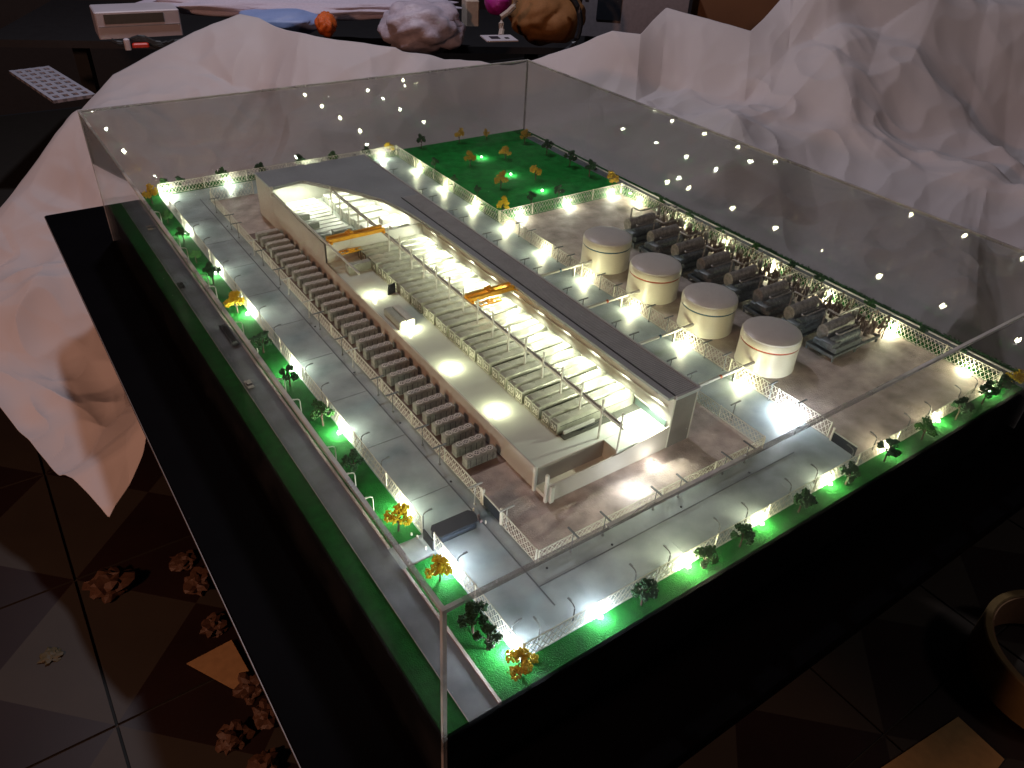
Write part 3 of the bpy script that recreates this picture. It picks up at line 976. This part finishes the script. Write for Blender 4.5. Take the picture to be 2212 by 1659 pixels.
# ------------------------------------------------------------------ gates, guard hut, bollards
r = thing('gate', 'black gate panel between two posts in front of the cooling units', 'gate', (.2035, .207, 0), math.pi / 2)
MB().box(.002, .038, -.0007, .0007, .001, .0195).obj('gate_panel', M_dark, r)
MB().box(.002, .038, -.001, .001, .0195, .0205).obj('top_rail', M_fence, r)
for x in (-.001, .040):
    MB().bbox(x - .0015, x + .0015, -.0015, .0015, 0, .027, .0003).obj('post', M_fence, r)
MB().bbox(.0435, .0455, -.0012, .0012, 0, .026, .0003).obj('post', M_fence, r)
r = thing('sliding_gate', 'black gate panel at the front end of the middle fence', 'gate', (.708, .048, 0), math.radians(88))
MB().box(0, .040, -.0008, .0008, .001, .017).obj('gate_panel', M_dark, r)
MB().box(0, .040, -.0011, .0011, .017, .018).obj('top_rail', M_steel, r)
MB().bbox(.0405, .043, -.0013, .0013, 0, .024, .0003).obj('post', M_fence, r)
r = thing('guard_hut', 'low black guard hut with rounded ends lying across the entrance driveway', 'guard hut', (.120, .2275, 0), math.radians(-1))
pl = [(.004, -.0105), (.054, -.0105), (.057, -.004), (.057, .006), (.053, .0105), (.004, .0105), (0, .006), (0, -.006)]
MB().prism(pl, 0, .0115).obj('body', M_dark, r)
MB().prism([((x - .028) * 1.04 + .028, yy * 1.08) for x, yy in pl], .0115, .0130).obj('flat_roof', mat('hut_roof', (.03, .035, .045), .35), r)
MB().box(.006, .05, -.0107, -.0103, .004, .009).obj('window', mat('hut_glass', (.05, .06, .08), .1, bump=0), r)
tag(MB().box(-.0008, .0008, -.012, .012, 0, .0165).obj('entrance_board', M_dark, loc=(.1105, .224, 0)), 'upright dark board at the entrance beside the near fence end', 'board')
for k, (x, y) in enumerate([(.104, .240), (.104, .219), (.1, .2475), (.187, .2435), (.188, .217)]):
    tag(MB().lathe([(.0012, 0), (.0012, .0045), (.0006, .0052)], 8).obj('bollard', M_fence, loc=(x, y, 0)), 'small white bollard %s' % ['left of the guard hut, far side', 'left of the guard hut, near side', 'at the corner of the left lawn strip', 'beyond the right end of the guard hut', 'before the right end of the guard hut'][k], 'bollard', 'bollards around the entrance')
for k, (x, y) in enumerate([(.180, .232), (.183, .2275), (.1865, .2315), (.184, .222)]):
    tag(MB().bbox(-.0017, .0017, -.0015, .0015, 0, .0035, .0003).obj('pink_stone', mat('pink_stone', (.5, .36, .36), .7), loc=(x, y, 0)), 'small pinkish block at the right end of the guard hut, %s from the back' % ORD[k], 'block', 'pinkish blocks by the guard hut')


# ------------------------------------------------------------------ vehicles
def car(x, y, rz, body, label, L=.0215, W=.0092, van=False):
    r = thing('model_car', label, 'car', (x, y, .0003), rz, 'small model vehicles')
    hl, hw = L / 2, W / 2
    b = MB()
    sec = [(-hl, .0028, .0045), (-hl * .55, .0012, .0048), (hl * .5, .0012, .0046), (hl, .0022, .0038)]
    for xx, z0, z1 in sec:
        b.v += [(xx, -hw, z0 - .0002), (xx, hw, z0 - .0002), (xx, hw, z1), (xx, -hw, z1)]
    for i in range(3):
        for q in range(4):
            e = (q + 1) % 4
            b.f.append([i * 4 + q, i * 4 + e, i * 4 + 4 + e, i * 4 + 4 + q]); b.m.append(0)
    b.f += [[3, 2, 1, 0], [12, 13, 14, 15]]; b.m += [0, 0]
    b.obj('body', body, r)
    zt = .0085 if van else .0072
    x0, x1 = (-hl * .9, hl * .6) if van else (-hl * .6, hl * .3)
    k = MB()
    k.v = [(x0, -hw * .92, .0046), (x1, -hw * .92, .0046), (x1, hw * .92, .0046), (x0, hw * .92, .0046)]
    i_ = .0016
    k.v += [(x0 + i_, -hw * .75, zt), (x1 - i_ * 1.6, -hw * .75, zt), (x1 - i_ * 1.6, hw * .75, zt), (x0 + i_, hw * .75, zt)]
    k.f = [[4, 5, 6, 7], [0, 1, 5, 4], [1, 2, 6, 5], [2, 3, 7, 6], [3, 0, 4, 7]]
    k.m = [0, 1, 1, 1, 1]
    k.obj('cabin', [body, M_dark], r)
    for sx in (-1, 1):
        for sy in (-1, 1):
            MB().tube([(sx * hl * .6, sy * (hw - .0014), .0017), (sx * hl * .6, sy * (hw + .0002), .0017)], .0018, 10).obj('wheel', M_dark, r)


pw = mat('car_white', (.6, .58, .55), .3, bump=0)
pb = mat('car_black', (.01, .011, .013), .25, bump=0)
pt = mat('car_tan', (.35, .28, .22), .3, bump=0)
car(.050, 1.290, math.pi / 2, pt, 'tan model car at the far end of the left road')
car(.037, 1.010, math.pi / 2, pb, 'black model car on the left road beside the verge')
car(.038, .648, math.pi / 2, pw, 'pale grey model car on the middle of the left road')
car(.0565, .80, math.pi / 2, pb, 'long dark model van parked along the left kerb', L=.075, W=.011, van=True)
car(1.120, 1.135, math.pi / 2, pb, 'black model car on the road right of the lawn')
car(1.124, .84, math.pi / 2, pw, 'pale model car on the right road behind the fence')

# ------------------------------------------------------------------ trees
LEAF = {
    'dark': mat('leaf_dark', (.012, .075, .018), .8, scale=300, col2=(.006, .035, .01), bump=0),
    'green': mat('leaf_green', (.035, .16, .02), .8, scale=300, col2=(.012, .07, .012), bump=0),
    'yellow': mat('leaf_yellow', (.86, .66, .012), .8, scale=300, col2=(.62, .42, .01), bump=0),
    'orange': mat('leaf_orange', (.62, .38, .02), .8, scale=300, col2=(.36, .22, .02), bump=0),
}
ico = []
ph = (1 + 5 ** .5) / 2
for a in (-1, 1):
    for b in (-ph, ph):
        ico += [(0, a, b), (a, b, 0), (b, 0, a)]
ICOV = [Vector(v).normalized() for v in ico]
ICOF = []
for i in range(12):
    for j in range(i + 1, 12):
        for q in range(j + 1, 12):
            if all((ICOV[p] - ICOV[o_]).length < 1.1 for p, o_ in ((i, j), (j, q), (i, q))):
                nrm = (ICOV[j] - ICOV[i]).cross(ICOV[q] - ICOV[i])
                ICOF.append([i, j, q] if nrm.dot(ICOV[i]) > 0 else [i, q, j])


def tree_mesh(seed, kind):
    rr = random.Random(seed)
    tr = MB()
    top = Vector((rr.uniform(-.0015, .0015), rr.uniform(-.0015, .0015), .017))
    tr.tube([(0, 0, 0), (rr.uniform(-.0005, .0005), 0, .007), top], .0008, 6, r1=.0004)
    limbs = []
    for q in range(5):
        a = q * 1.256 + rr.uniform(-.4, .4)
        st = Vector((0, 0, rr.uniform(.006, .010)))
        en = st + Vector((math.cos(a) * rr.uniform(.004, .007), math.sin(a) * rr.uniform(.004, .007), rr.uniform(.003, .008)))
        tr.tube([st, (st + en) / 2 + Vector((0, 0, .0006)), en], .0004, 5, r1=.0002)
        limbs.append(en)
    cr = MB()
    cl = limbs + [top, top + Vector((rr.uniform(-.003, .003), rr.uniform(-.003, .003), .002))]
    for c in cl:
        n = rr.randint(40, 58)
        R_ = rr.uniform(.0026, .0042)
        for q in range(n):
            d = Vector((rr.gauss(0, 1), rr.gauss(0, 1), rr.gauss(0, .8)))
            p = c + d.normalized() * R_ * rr.random() ** .4
            s2 = rr.uniform(.00045, .00125)
            k = len(cr.v)
            ax = Matrix.Rotation(rr.uniform(0, 6), 3, 'X') @ Matrix.Rotation(rr.uniform(0, 6), 3, 'Y')
            sc = Vector((1, rr.uniform(.6, 1.3), rr.uniform(.5, 1)))
            for v in ICOV:
                w2 = ax @ Vector((v.x * sc.x, v.y * sc.y, v.z * sc.z))
                cr.v.append(tuple(p + w2 * s2))
            for f in ICOF:
                cr.f.append([k + i for i in f]); cr.m.append(0)
    return tr.mesh('trunk', M_bark), cr.mesh('crown', LEAF[kind])


VAR = {(kd, s): tree_mesh(s * 13 + len(kd) * 7, kd) for kd in LEAF for s in range(3)}
TN = [0]


def tree(x, y, kind, sc, label, group, z=.001):
    TN[0] += 1
    r = thing('model_tree', label, 'tree', (x, y, z), random.uniform(0, 6.2), group)
    r.scale = (sc, sc, sc * random.uniform(.9, 1.12))
    tm, cm_ = VAR[(kind, TN[0] % 3)]
    link('trunk', tm, r)
    link('crown', cm_, r)


row = [(1.42, 'yellow', 1.25), (1.30, 'green', .8), (1.195, 'green', 1.0), (1.09, 'green', .9), (.99, 'dark', 1.15), (.868, 'yellow', 1.25), (.724, 'dark', 1.2), (.615, 'dark', 1.05),
       (.50, 'green', 1.2), (.385, 'dark', 1.15), (.262, 'yellow', 1.15), (.168, 'yellow', 1.1), (.088, 'dark', 1.25), (.062, 'dark', 1.05), (.019, 'yellow', 1.2)]
cn = {'yellow': 'yellow', 'green': 'mid green', 'dark': 'dark green', 'orange': 'mustard yellow'}
for k, (y, kd, sc) in enumerate(row):
    tree((.088, .09, .094)[k % 3] + (.008 if k == 14 else 0), y, kd, sc * 1.6, '%s model tree on the left lawn strip, %s from the far end' % (cn[kd], ORD[k]), 'trees on the left lawn strip')
for k, (x, y) in enumerate([(.165, 1.474), (.262, 1.474), (.355, 1.475), (.455, 1.476), (.54, 1.475), (.632, 1.475), (.70, 1.474), (.80, 1.483), (.128, 1.475)]):
    kd = ['dark', 'green', 'dark', 'dark', 'green', 'dark', 'yellow', 'dark', 'green'][k]
    tree(x, y, kd, 1.6, '%s model tree behind the back fence, %s from the left' % (cn[kd], ORD[(k + 1) % 9]), 'trees behind the back fence')
for k, (x, y, kd, sc) in enumerate([(.915, 1.475, 'orange', 1.2), (1.0, 1.468, 'orange', .9), (1.078, 1.39, 'orange', 1.3), (1.078, 1.285, 'dark', 1.4), (1.077, 1.182, 'dark', 1.4), (1.076, 1.10, 'dark', 1.4),
                                    (1.078, 1.012, 'orange', 1.4), (.843, 1.302, 'orange', 1.3), (.955, 1.305, 'orange', 1.35), (.938, 1.145, 'orange', 1.35), (.826, 1.135, 'orange', 1.4),
                                    (.748, 1.010, 'yellow', 1.25), (.835, 1.020, 'dark', 1.1), (.912, 1.015, 'dark', 1.2), (.742, 1.215, 'dark', .9), (.748, 1.32, 'dark', 1.1), (.752, 1.125, 'dark', .8)]):
    tree(x, y, kd, sc * 1.35, '%s model tree on the big green lawn, %s' % (cn[kd], ['by the back edge, left', 'by the back edge, right', 'at the far right corner', 'first of three along the right road', 'second of three along the right road',
         'third of three along the right road', 'at the corner by the tank fence', 'left of the rear lawn LED', 'right of the rear lawn LED', 'right of the middle lawn LED', 'left of the middle lawn LED',
         'closest to the fence crossing', 'left of the front lawn LED', 'right of the front lawn LED', 'near the middle fence, half way', 'near the middle fence, far end', 'near the middle fence, near end'][k]), 'trees on the big lawn')
for k, x in enumerate([.268, .368, .432, .545, .645, .735, .83, .923, 1.0, 1.05, 1.085]):
    kd = ['dark', 'green', 'dark', 'dark', 'dark', 'dark', 'green', 'dark', 'dark', 'dark', 'yellow'][k]
    tree(x, .0175, kd, 1.75 if k != 8 else 1.8, '%s model tree outside the front fence, %s from the near corner' % (cn[kd], ORD[k]), 'trees outside the front fence')
for k, y in enumerate([.86, .765, .672, .575, .48, .41, .295, .19, .115]):
    tree(1.098, y, 'dark' if k % 3 else 'green', 1.25, '%s model tree between right fence and right road, %s from the back' % (cn['dark' if k % 3 else 'green'], ORD[k]), 'trees behind the right fence')
# low clipped hedge along the right edge
hb = MB()
rr = random.Random(5)
for q in range(1500):
    y = rr.uniform(.03, .93)
    p = Vector((1.1455 + rr.uniform(-.0035, .0035), y, .001 + rr.uniform(0, .0045)))
    k = len(hb.v)
    s2 = rr.uniform(.0008, .0017)
    for v in ICOV:
        hb.v.append(tuple(p + v * s2))
    for f in ICOF:
        hb.f.append([k + i for i in f]); hb.m.append(0)
o = hb.obj('hedge', LEAF['dark'])
tag(o, 'long low dark green hedge along the right edge of the model', 'hedge')

# ------------------------------------------------------------------ wrapping paper behind and beside the table
M_paper = mat('paper', (.52, .475, .48), .62, var=.05, scale=3, bump=.12, bscale=180, dist=.001, spec=.25)
FWD = Vector((math.sin(-YAW), math.cos(-YAW)))
from mathutils.geometry import delaunay_2d_cdt
from mathutils.bvhtree import BVHTree


def facets(seed, step, hgt):
    """a crumpled sheet: random knots joined by flat facets"""
    r_ = random.Random(seed)
    pts, hs = [], []
    x = -2.2
    while x < 5.2:
        y = -1.4
        while y < 5.6:
            pts.append(Vector((x + r_.uniform(-.48, .48) * step, y + r_.uniform(-.48, .48) * step)))
            y += step
        x += step
    out = delaunay_2d_cdt(pts, [], [], 0, 1e-6)
    vs = [Vector((p.x, p.y, r_.uniform(-1, 1) * hgt)) for p in out[0]]
    return BVHTree.FromPolygons(vs, out[2])


FAC = [facets(11, .46, .20), facets(12, .24, .052), facets(13, .10, .010)]


def sample(bv, x, y):
    h_ = bv.ray_cast(Vector((x, y, 5)), Vector((0, 0, -1)))
    return h_[0].z if h_[0] else 0


def crumple(x, y):
    a = sum(sample(FAC[0], x + dx, y + dy) for dx, dy in ((.022, .01), (-.022, .012), (.005, -.025), (0, .025))) / 4
    a += sample(FAC[1], x, y) + sample(FAC[2], x, y)
    wx = x + .10 * noise.noise(Vector((x * 1.3, y * 1.3, 7)))
    wy = y + .10 * noise.noise(Vector((x * 1.3, y * 1.3, 9)))
    a -= .11 * abs(noise.noise(Vector((wx * 1.7, wy * 1.7, 3.3))))
    a -= .05 * abs(noise.noise(Vector((wx * 4.1, wy * 3.3, 5.3))))
    a -= .022 * abs(noise.noise(Vector((wx * 10, wy * 9, 8.3))))
    return a + .035


def paper_base(x, y):
    t_ = x * FWD.x + y * FWD.y
    side = x * FWD.y - y * FWD.x                # to the right
    z = -.20 + .30 * (t_ - 1.317)
    z += .20 * max(0, min(1, (side + .2) / 1.2)) * max(0, min(1, (t_ - 1.6) / 1.2))
    if side < -.75:
        z += (side + .75) * .25
    return z


def outside(x, y):
    dx = max(TX0 - x, x - TX1, 0)
    dy = max(TY0 - y, y - TY1, 0)
    return math.hypot(dx, dy)


def paper_hit(u, v, fade):
    d = ray(u, v)
    a, b = .8, 9.0
    for _ in range(22):
        m_ = (a + b) / 2
        p = CAM + d * m_
        if p.z < paper_base(p.x, p.y): b = m_
        else: a = m_
    p = CAM + d * b
    p.z += crumple(p.x, p.y) * fade
    # tucked under the table, bunched up around it
    dd = outside(p.x, p.y)
    cap = -.145
    if p.z > cap:
        p.z = cap + (p.z - cap) * max(0, min(1, (dd - .02) / .40))
    return p


def interp(tbl, x):
    for (a, ya), (b, yb) in zip(tbl, tbl[1:]):
        if x <= b:
            return ya + (yb - ya) * (x - a) / (b - a)
    return tbl[-1][1]


TOP = [(-60, 520), (0, 455), (80, 360), (165, 258), (245, 165), (330, 120), (420, 75), (520, 38), (560, 40), (615, 56), (680, 72), (770, 86), (870, 100), (960, 98), (1040, 82), (1110, 76), (1190, 66), (1290, 62),
       (1385, 68), (1412, 40), (1440, 14), (1500, 30), (1560, 48), (1622, 64), (1650, 40), (1690, -2), (1740, -60), (2600, -60)]
BOT = [(-60, 800), (0, 852), (110, 965), (220, 1077), (305, 965), (330, 900), (400, 640), (700, 560), (1180, 480), (1400, 560), (1800, 780), (2600, 1180)]
NU, NV = 620, 400
pv, pf = [], []
for i in range(NU + 1):
    u = -60 + 2420 * i / NU
    a, b = interp(TOP, u), interp(BOT, u)
    for j in range(NV + 1):
        pv.append(tuple(paper_hit(u, a + (b - a) * j / NV, min(1, .12 + j / NV * 6) if a > -20 else 1)))
for i in range(NU):
    for j in range(NV):
        k = i * (NV + 1) + j
        q = [k, k + 1, k + NV + 2, k + NV + 1]
        P4 = [Vector(pv[x]) for x in q]
        pf.append(q)
pm = MB(); pm.v, pm.f, pm.m = pv, pf, [0] * len(pf)
paper = pm.obj('wrapping_paper', M_paper, None, True)
paper.data.set_sharp_from_angle(angle=math.radians(15))
sol = paper.modifiers.new('sheet_thickness', 'SOLIDIFY')
sol.thickness = .0012
tag(paper, 'huge crumpled sheet of pale wrapping paper spread behind the model', 'wrapping paper')

# ------------------------------------------------------------------ crumpled scraps on the floor
M_scrap = mat('scrap_brown', (.085, .038, .020), .6, var=.25, scale=12, bump=.2, bscale=80)
def scrap(u, v, size, lab, flat=.6, seed=0, mm=None):
    d = ray(u, v)
    p = CAM + d * ((FZ + .02 - CAM.z) / d.z)
    me = bpy.data.meshes.new('crumpled_paper')
    import bmesh
    bm = bmesh.new()
    bmesh.ops.create_icosphere(bm, subdivisions=3, radius=1)
    r_ = random.Random(seed)
    for vtx in bm.verts:
        c = vtx.co * 1.3 + Vector((seed * 7.1, seed * 3.3, 0))
        vtx.co = vtx.co * (.75 + abs(noise.noise(c)) * 1.1) + Vector((r_.uniform(-.1, .1), r_.uniform(-.1, .1), r_.uniform(-.1, .1)))
        vtx.co.z *= flat
    bm.to_mesh(me); bm.free()
    me.materials.append(mm or M_scrap)
    o = link('crumpled_paper', me, None, (p.x, p.y, FZ + size * flat * .45))
    o.scale = (size * .8, size * .8, size * .8)
    o.rotation_euler = (0, 0, seed)
    return tag(o, lab, 'crumpled paper', 'crumpled paper on the floor')


scrap(235, 1260, .055, 'largest crumpled brown paper ball, left, near the table leg shadow', .7, 1)
scrap(395, 1205, .035, 'crumpled brown paper by the table edge, farthest back', .5, 2)
scrap(425, 1255, .038, 'crumpled brown paper by the table edge, second from back', .7, 3)
scrap(462, 1345, .032, 'small crumpled brown paper above the flat tan sheet', .7, 4)
scrap(540, 1480, .036, 'crumpled brown paper below the flat tan sheet', .7, 5)
scrap(575, 1540, .036, 'crumpled brown paper against the table edge, low', .6, 6)
scrap(500, 1590, .036, 'crumpled brown paper at the bottom, left one', .7, 7)
scrap(570, 1650, .038, 'crumpled brown paper at the bottom edge of the view', .7, 8)
scrap(105, 1405, .024, 'thin yellowish scrap lying alone on the left tiles', .25, 9, mat('scrap_yellow', (.06, .05, .02), .6))


def flat_floor(name, pix, lab, cat, mm, z=.003, th=.002):
    P = []
    for u, v in pix:
        d = ray(u, v)
        p = CAM + d * ((FZ + z - CAM.z) / d.z)
        P.append((p.x, p.y))
    return tag(MB().prism(P, FZ + z - th, FZ + z).obj(name, mm), lab, cat)


flat_floor('tan_sheet', [(403, 1433), (500, 1382), (560, 1490), (530, 1502)], 'flat tan sheet of paper lying on the dark floor by the table', 'sheet', mat('tan_sheet', (.34, .20, .09), .6), .012, .003)
flat_floor('tan_board', [(1886, 1670), (2070, 1548), (2170, 1640), (2140, 1680)], 'tan board strip on the floor under the round ring', 'board', mat('tan_board', (.40, .24, .09), .6), .008, .006)
# thick beige ring
ring = thing('tape_ring', 'big thick beige ring like a tape roll on the floor, lower right', 'tape roll', (1.44, -.235, FZ + .012))
MB().lathe([(.175, 0), (.175, .10), (.172, .103), (.160, .103), (.157, .10), (.157, 0), (.175, 0)], 64, cap=False).obj('roll', mat('tape_beige', (.20, .13, .05), .5), ring, True)
MB().lathe([(.157, .002), (.157, .098), (.153, .098), (.153, .002), (.157, .002)], 64, cap=False).obj('core', mat('core_brown', (.22, .12, .06), .7), ring, True)

# ------------------------------------------------------------------ dark room behind: walls, shelf and clutter
struct(MB().box(-3.2, 4.6, 5.2, 5.3, FZ, 2.4).obj('wall', mat('room_wall', (.03, .022, .02), .8)))
struct(MB().box(-3.3, -3.2, -1.6, 5.3, FZ, 2.4).obj('wall', mat('room_wall', (.03, .022, .02), .8)))
shelf = thing('bench', 'dark workbench behind the paper, covered in clutter', 'bench', (0, 0, 0))


def quad_pose(o, u, v, dist, face=True, extra=0):
    o.location = at(u, v, dist)
    d = ray(u, v)
    o.rotation_euler = (0, 0, math.atan2(d.y, d.x) - math.pi / 2 + extra)


def pxm(px, dist):
    return px * dist / FOC


D0 = 3.6


def boxthing(name, u0, u1, v0, v1, depth, mm, lab, cat, dist=D0, extra=0, inner=None):
    w2, h2 = pxm(u1 - u0, dist) / 2, pxm(v1 - v0, dist) / 2
    r = thing(name, lab, cat)
    quad_pose(r, (u0 + u1) / 2, (v0 + v1) / 2, dist, extra=extra)
    MB().bbox(-w2, w2, 0, depth, -h2, h2, .004).obj('body', mm, r)
    if inner:
        for nme, a, b, c, d, m2 in inner:
            MB().box(-w2 + a * 2 * w2, -w2 + b * 2 * w2, -.004, .001, -h2 + c * 2 * h2, -h2 + d * 2 * h2).obj(nme, m2, r)
    return r


p1 = at(300, 118, D0 + .3)
MB().box(-1.6, 3.2, -.02, .9, -.03, 0).obj('bench_top', mat('bench_black', (.012, .011, .013), .6), shelf)
for x in (-1.4, .8, 3.0):
    MB().box(x, x + .06, .4, .46, -1.4, -.03).obj('leg', mat('bench_black', (.012, .011, .013), .6), shelf)
quad_pose(shelf, 800, 95, D0 + .25)
white = mat('carton_white', (.55, .50, .55), .5, var=.1, scale=10)
boxthing('white_carton', 232, 372, 30, 74, .16, white, 'white printed carton lying on the dark bench at the upper left', 'carton', D0 - .1, .1,
         [('dark_print', .1, .8, .55, .9, mat('print_dark', (.08, .07, .06), .6)), ('print_line', .02, .98, .44, .47, mat('print_grey', (.3, .27, .28), .6))])
boxthing('power_adapter', 270, 280, 87, 106, .02, white, 'small white plug among black cables at the upper left', 'plug', D0 - .35)
boxthing('red_marker', 290, 318, 95, 102, .02, mat('red_plastic', (.6, .03, .01), .4), 'small red marker lying beside the white plug', 'marker', D0 - .35)
cb = MB()
for q in range(4):
    pts = [at(240 + q * 14 + 12 * i, 86 + 7 * math.sin(i * .9 + q) + q * 3, D0 - .32) for i in range(10)]
    cb.tube(pts, .007, 6)
tag(cb.obj('cable_bundle', mat('cable', (.02, .02, .022), .4)), 'bundle of black cables lying around the white plug', 'cable')
# pierced white plastic tray on the far left
tr = thing('plastic_tray', 'white plastic tray pierced with square holes, far left in the dark', 'tray')
quad_pose(tr, 112, 180, 3.7, extra=.25)
tr.scale = (1.42, 1.42, 1.42)
g = MB()
for i in range(5):
    xx = -.055 + i * .024
    g.box(xx, xx + .010, -.18, .18, -.004, .004)
for j in range(9):
    yy = -.18 + j * .0425
    g.box(-.055, .051, yy, yy + .018, -.0041, .0039)
g.obj('grid', mat('tray_white', (.42, .42, .50), .5), tr)


def blob(name, u, v, dist, rx, ry, rz_, mm, lab, cat, seed=0, amp=.5, sub=4, freq=1.6, parts=None):
    import bmesh
    bm = bmesh.new()
    bmesh.ops.create_icosphere(bm, subdivisions=sub, radius=1)
    for vtx in bm.verts:
        c = vtx.co * freq + Vector((seed * 5.3, seed * 2.1, seed))
        vtx.co = vtx.co * (1 - amp * .35 + amp * (abs(noise.noise(c)) * .9 + abs(noise.noise(c * 2.1)) * .35))
    me = bpy.data.meshes.new(name)
    bm.to_mesh(me); bm.free()
    me.polygons.foreach_set('use_smooth', [True] * len(me.polygons))
    me.materials.append(mm)
    o = link(name, me)
    quad_pose(o, u, v, dist)
    o.scale = (pxm(rx, dist), rz_, pxm(ry, dist))
    return tag(o, lab, cat)


plastic = mat('cloudy_plastic', (.50, .44, .52), .35, var=.15, scale=8, bump=.4, bscale=30, dist=.006)
blob('white_cloth', 660, 8, D0 + .1, 290, 24, .2, mat('cloth_white', (.58, .52, .62), .7, bump=.3, bscale=20, dist=.01), 'long rumpled whitish cloth along the top of the bench', 'cloth', 1, .25, 5, 2)
blob('blue_bag', 612, 46, D0 - .1, 86, 22, .12, mat('bag_blue', (.25, .34, .62), .5, bump=.2), 'pale blue plastic bag lying at the edge of the bench', 'bag', 2, .3)
blob('orange_wrapper', 704, 52, D0 - .25, 20, 22, .06, mat('wrap_orange', (.75, .14, .02), .3, bump=.5, bscale=40, dist=.005), 'small glossy orange wrapped packet beside the blue bag', 'packet', 3, .35)
blob('plastic_bag', 912, 58, D0 - .2, 78, 50, .12, plastic, 'cloudy translucent plastic bag standing on the bench', 'plastic bag', 4, .5, 4, 1.5)
boxthing('beige_carton', 1008, 1034, 6, 52, .1, mat('carton_beige', (.50, .43, .36), .6), 'small beige carton standing beside the cloudy plastic bag', 'carton', D0 - .1, .2)
blob('magenta_pouch', 1076, 4, D0 - .2, 27, 24, .08, mat('pouch_magenta', (.35, .01, .22), .5), 'bright magenta pouch hanging at the top', 'pouch', 5, .15)
rp = MB()
rp.tube([at(1114, 0, D0 - .3), at(1110, 14, D0 - .3), at(1098, 26, D0 - .3), at(1084, 36, D0 - .3), at(1083, 50, D0 - .3), at(1084, 64, D0 - .3), at(1082, 78, D0 - .32)], .011, 8)
tag(rp.obj('rope', mat('rope_beige', (.45, .38, .34), .8, scale=90, bump=.6)), 'thick beige rope dangling below the magenta pouch', 'rope')
bg = thing('brown_bag', 'large brown cloth bag with black strap on the bench', 'bag')
b2 = blob('bag_body', 1180, 30, D0, 76, 52, .2, mat('bag_brown', (.26, .11, .03), .75, scale=20, bump=.4, bscale=120, dist=.004), 'x', 'x', 6, .22, 5, 1.2)
for kx in ('label', 'category'):
    del b2[kx]
bg.location = b2.location; bg.rotation_euler = b2.rotation_euler
b2.parent = bg; b2.location = (0, 0, 0); b2.rotation_euler = (0, 0, 0)
sp = MB().tube([(pxm(50 * math.cos(t2), D0) + .03, -.2, pxm(56 * math.sin(t2), D0)) for t2 in [i * .2 - 1.4 for i in range(15)]], .012, 8)
sp.obj('strap', M_dark, bg)
boxthing('white_cabinet', 1270, 1478, -30, 74, .3, mat('cab_white', (.26, .23, .25), .6), 'pale cabinet with dark window and red print at the top right', 'cabinet', D0 + .3, .05,
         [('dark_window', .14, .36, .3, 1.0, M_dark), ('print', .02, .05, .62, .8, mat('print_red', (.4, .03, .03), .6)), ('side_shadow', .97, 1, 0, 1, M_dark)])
boxthing('brown_board', 1488, 1700, -40, 66, .03, mat('board_brown', (.16, .07, .03), .6, scale=6), 'dark reddish brown wooden board leaning behind the paper', 'board', D0 + .4, 0)
cdp = thing('printed_card', 'small white card with black square printed on it, at the paper edge', 'card')
quad_pose(cdp, 1078, 84, D0 - .45, extra=.3)
MB().box(-.06, .06, -.05, .05, 0, .004).obj('card', white, cdp)
MB().box(-.035, .0, -.02, .02, .0045, .006).box(.02, .035, -.02, 0, .0045, .006).obj('print', M_dark, cdp)
blob('white_bottle', 832, 62, D0 - .15, 12, 20, .04, mat('bottle', (.35, .36, .42), .4), 'small pale bottle leaning before the cloudy plastic bag', 'bottle', 8, .1)
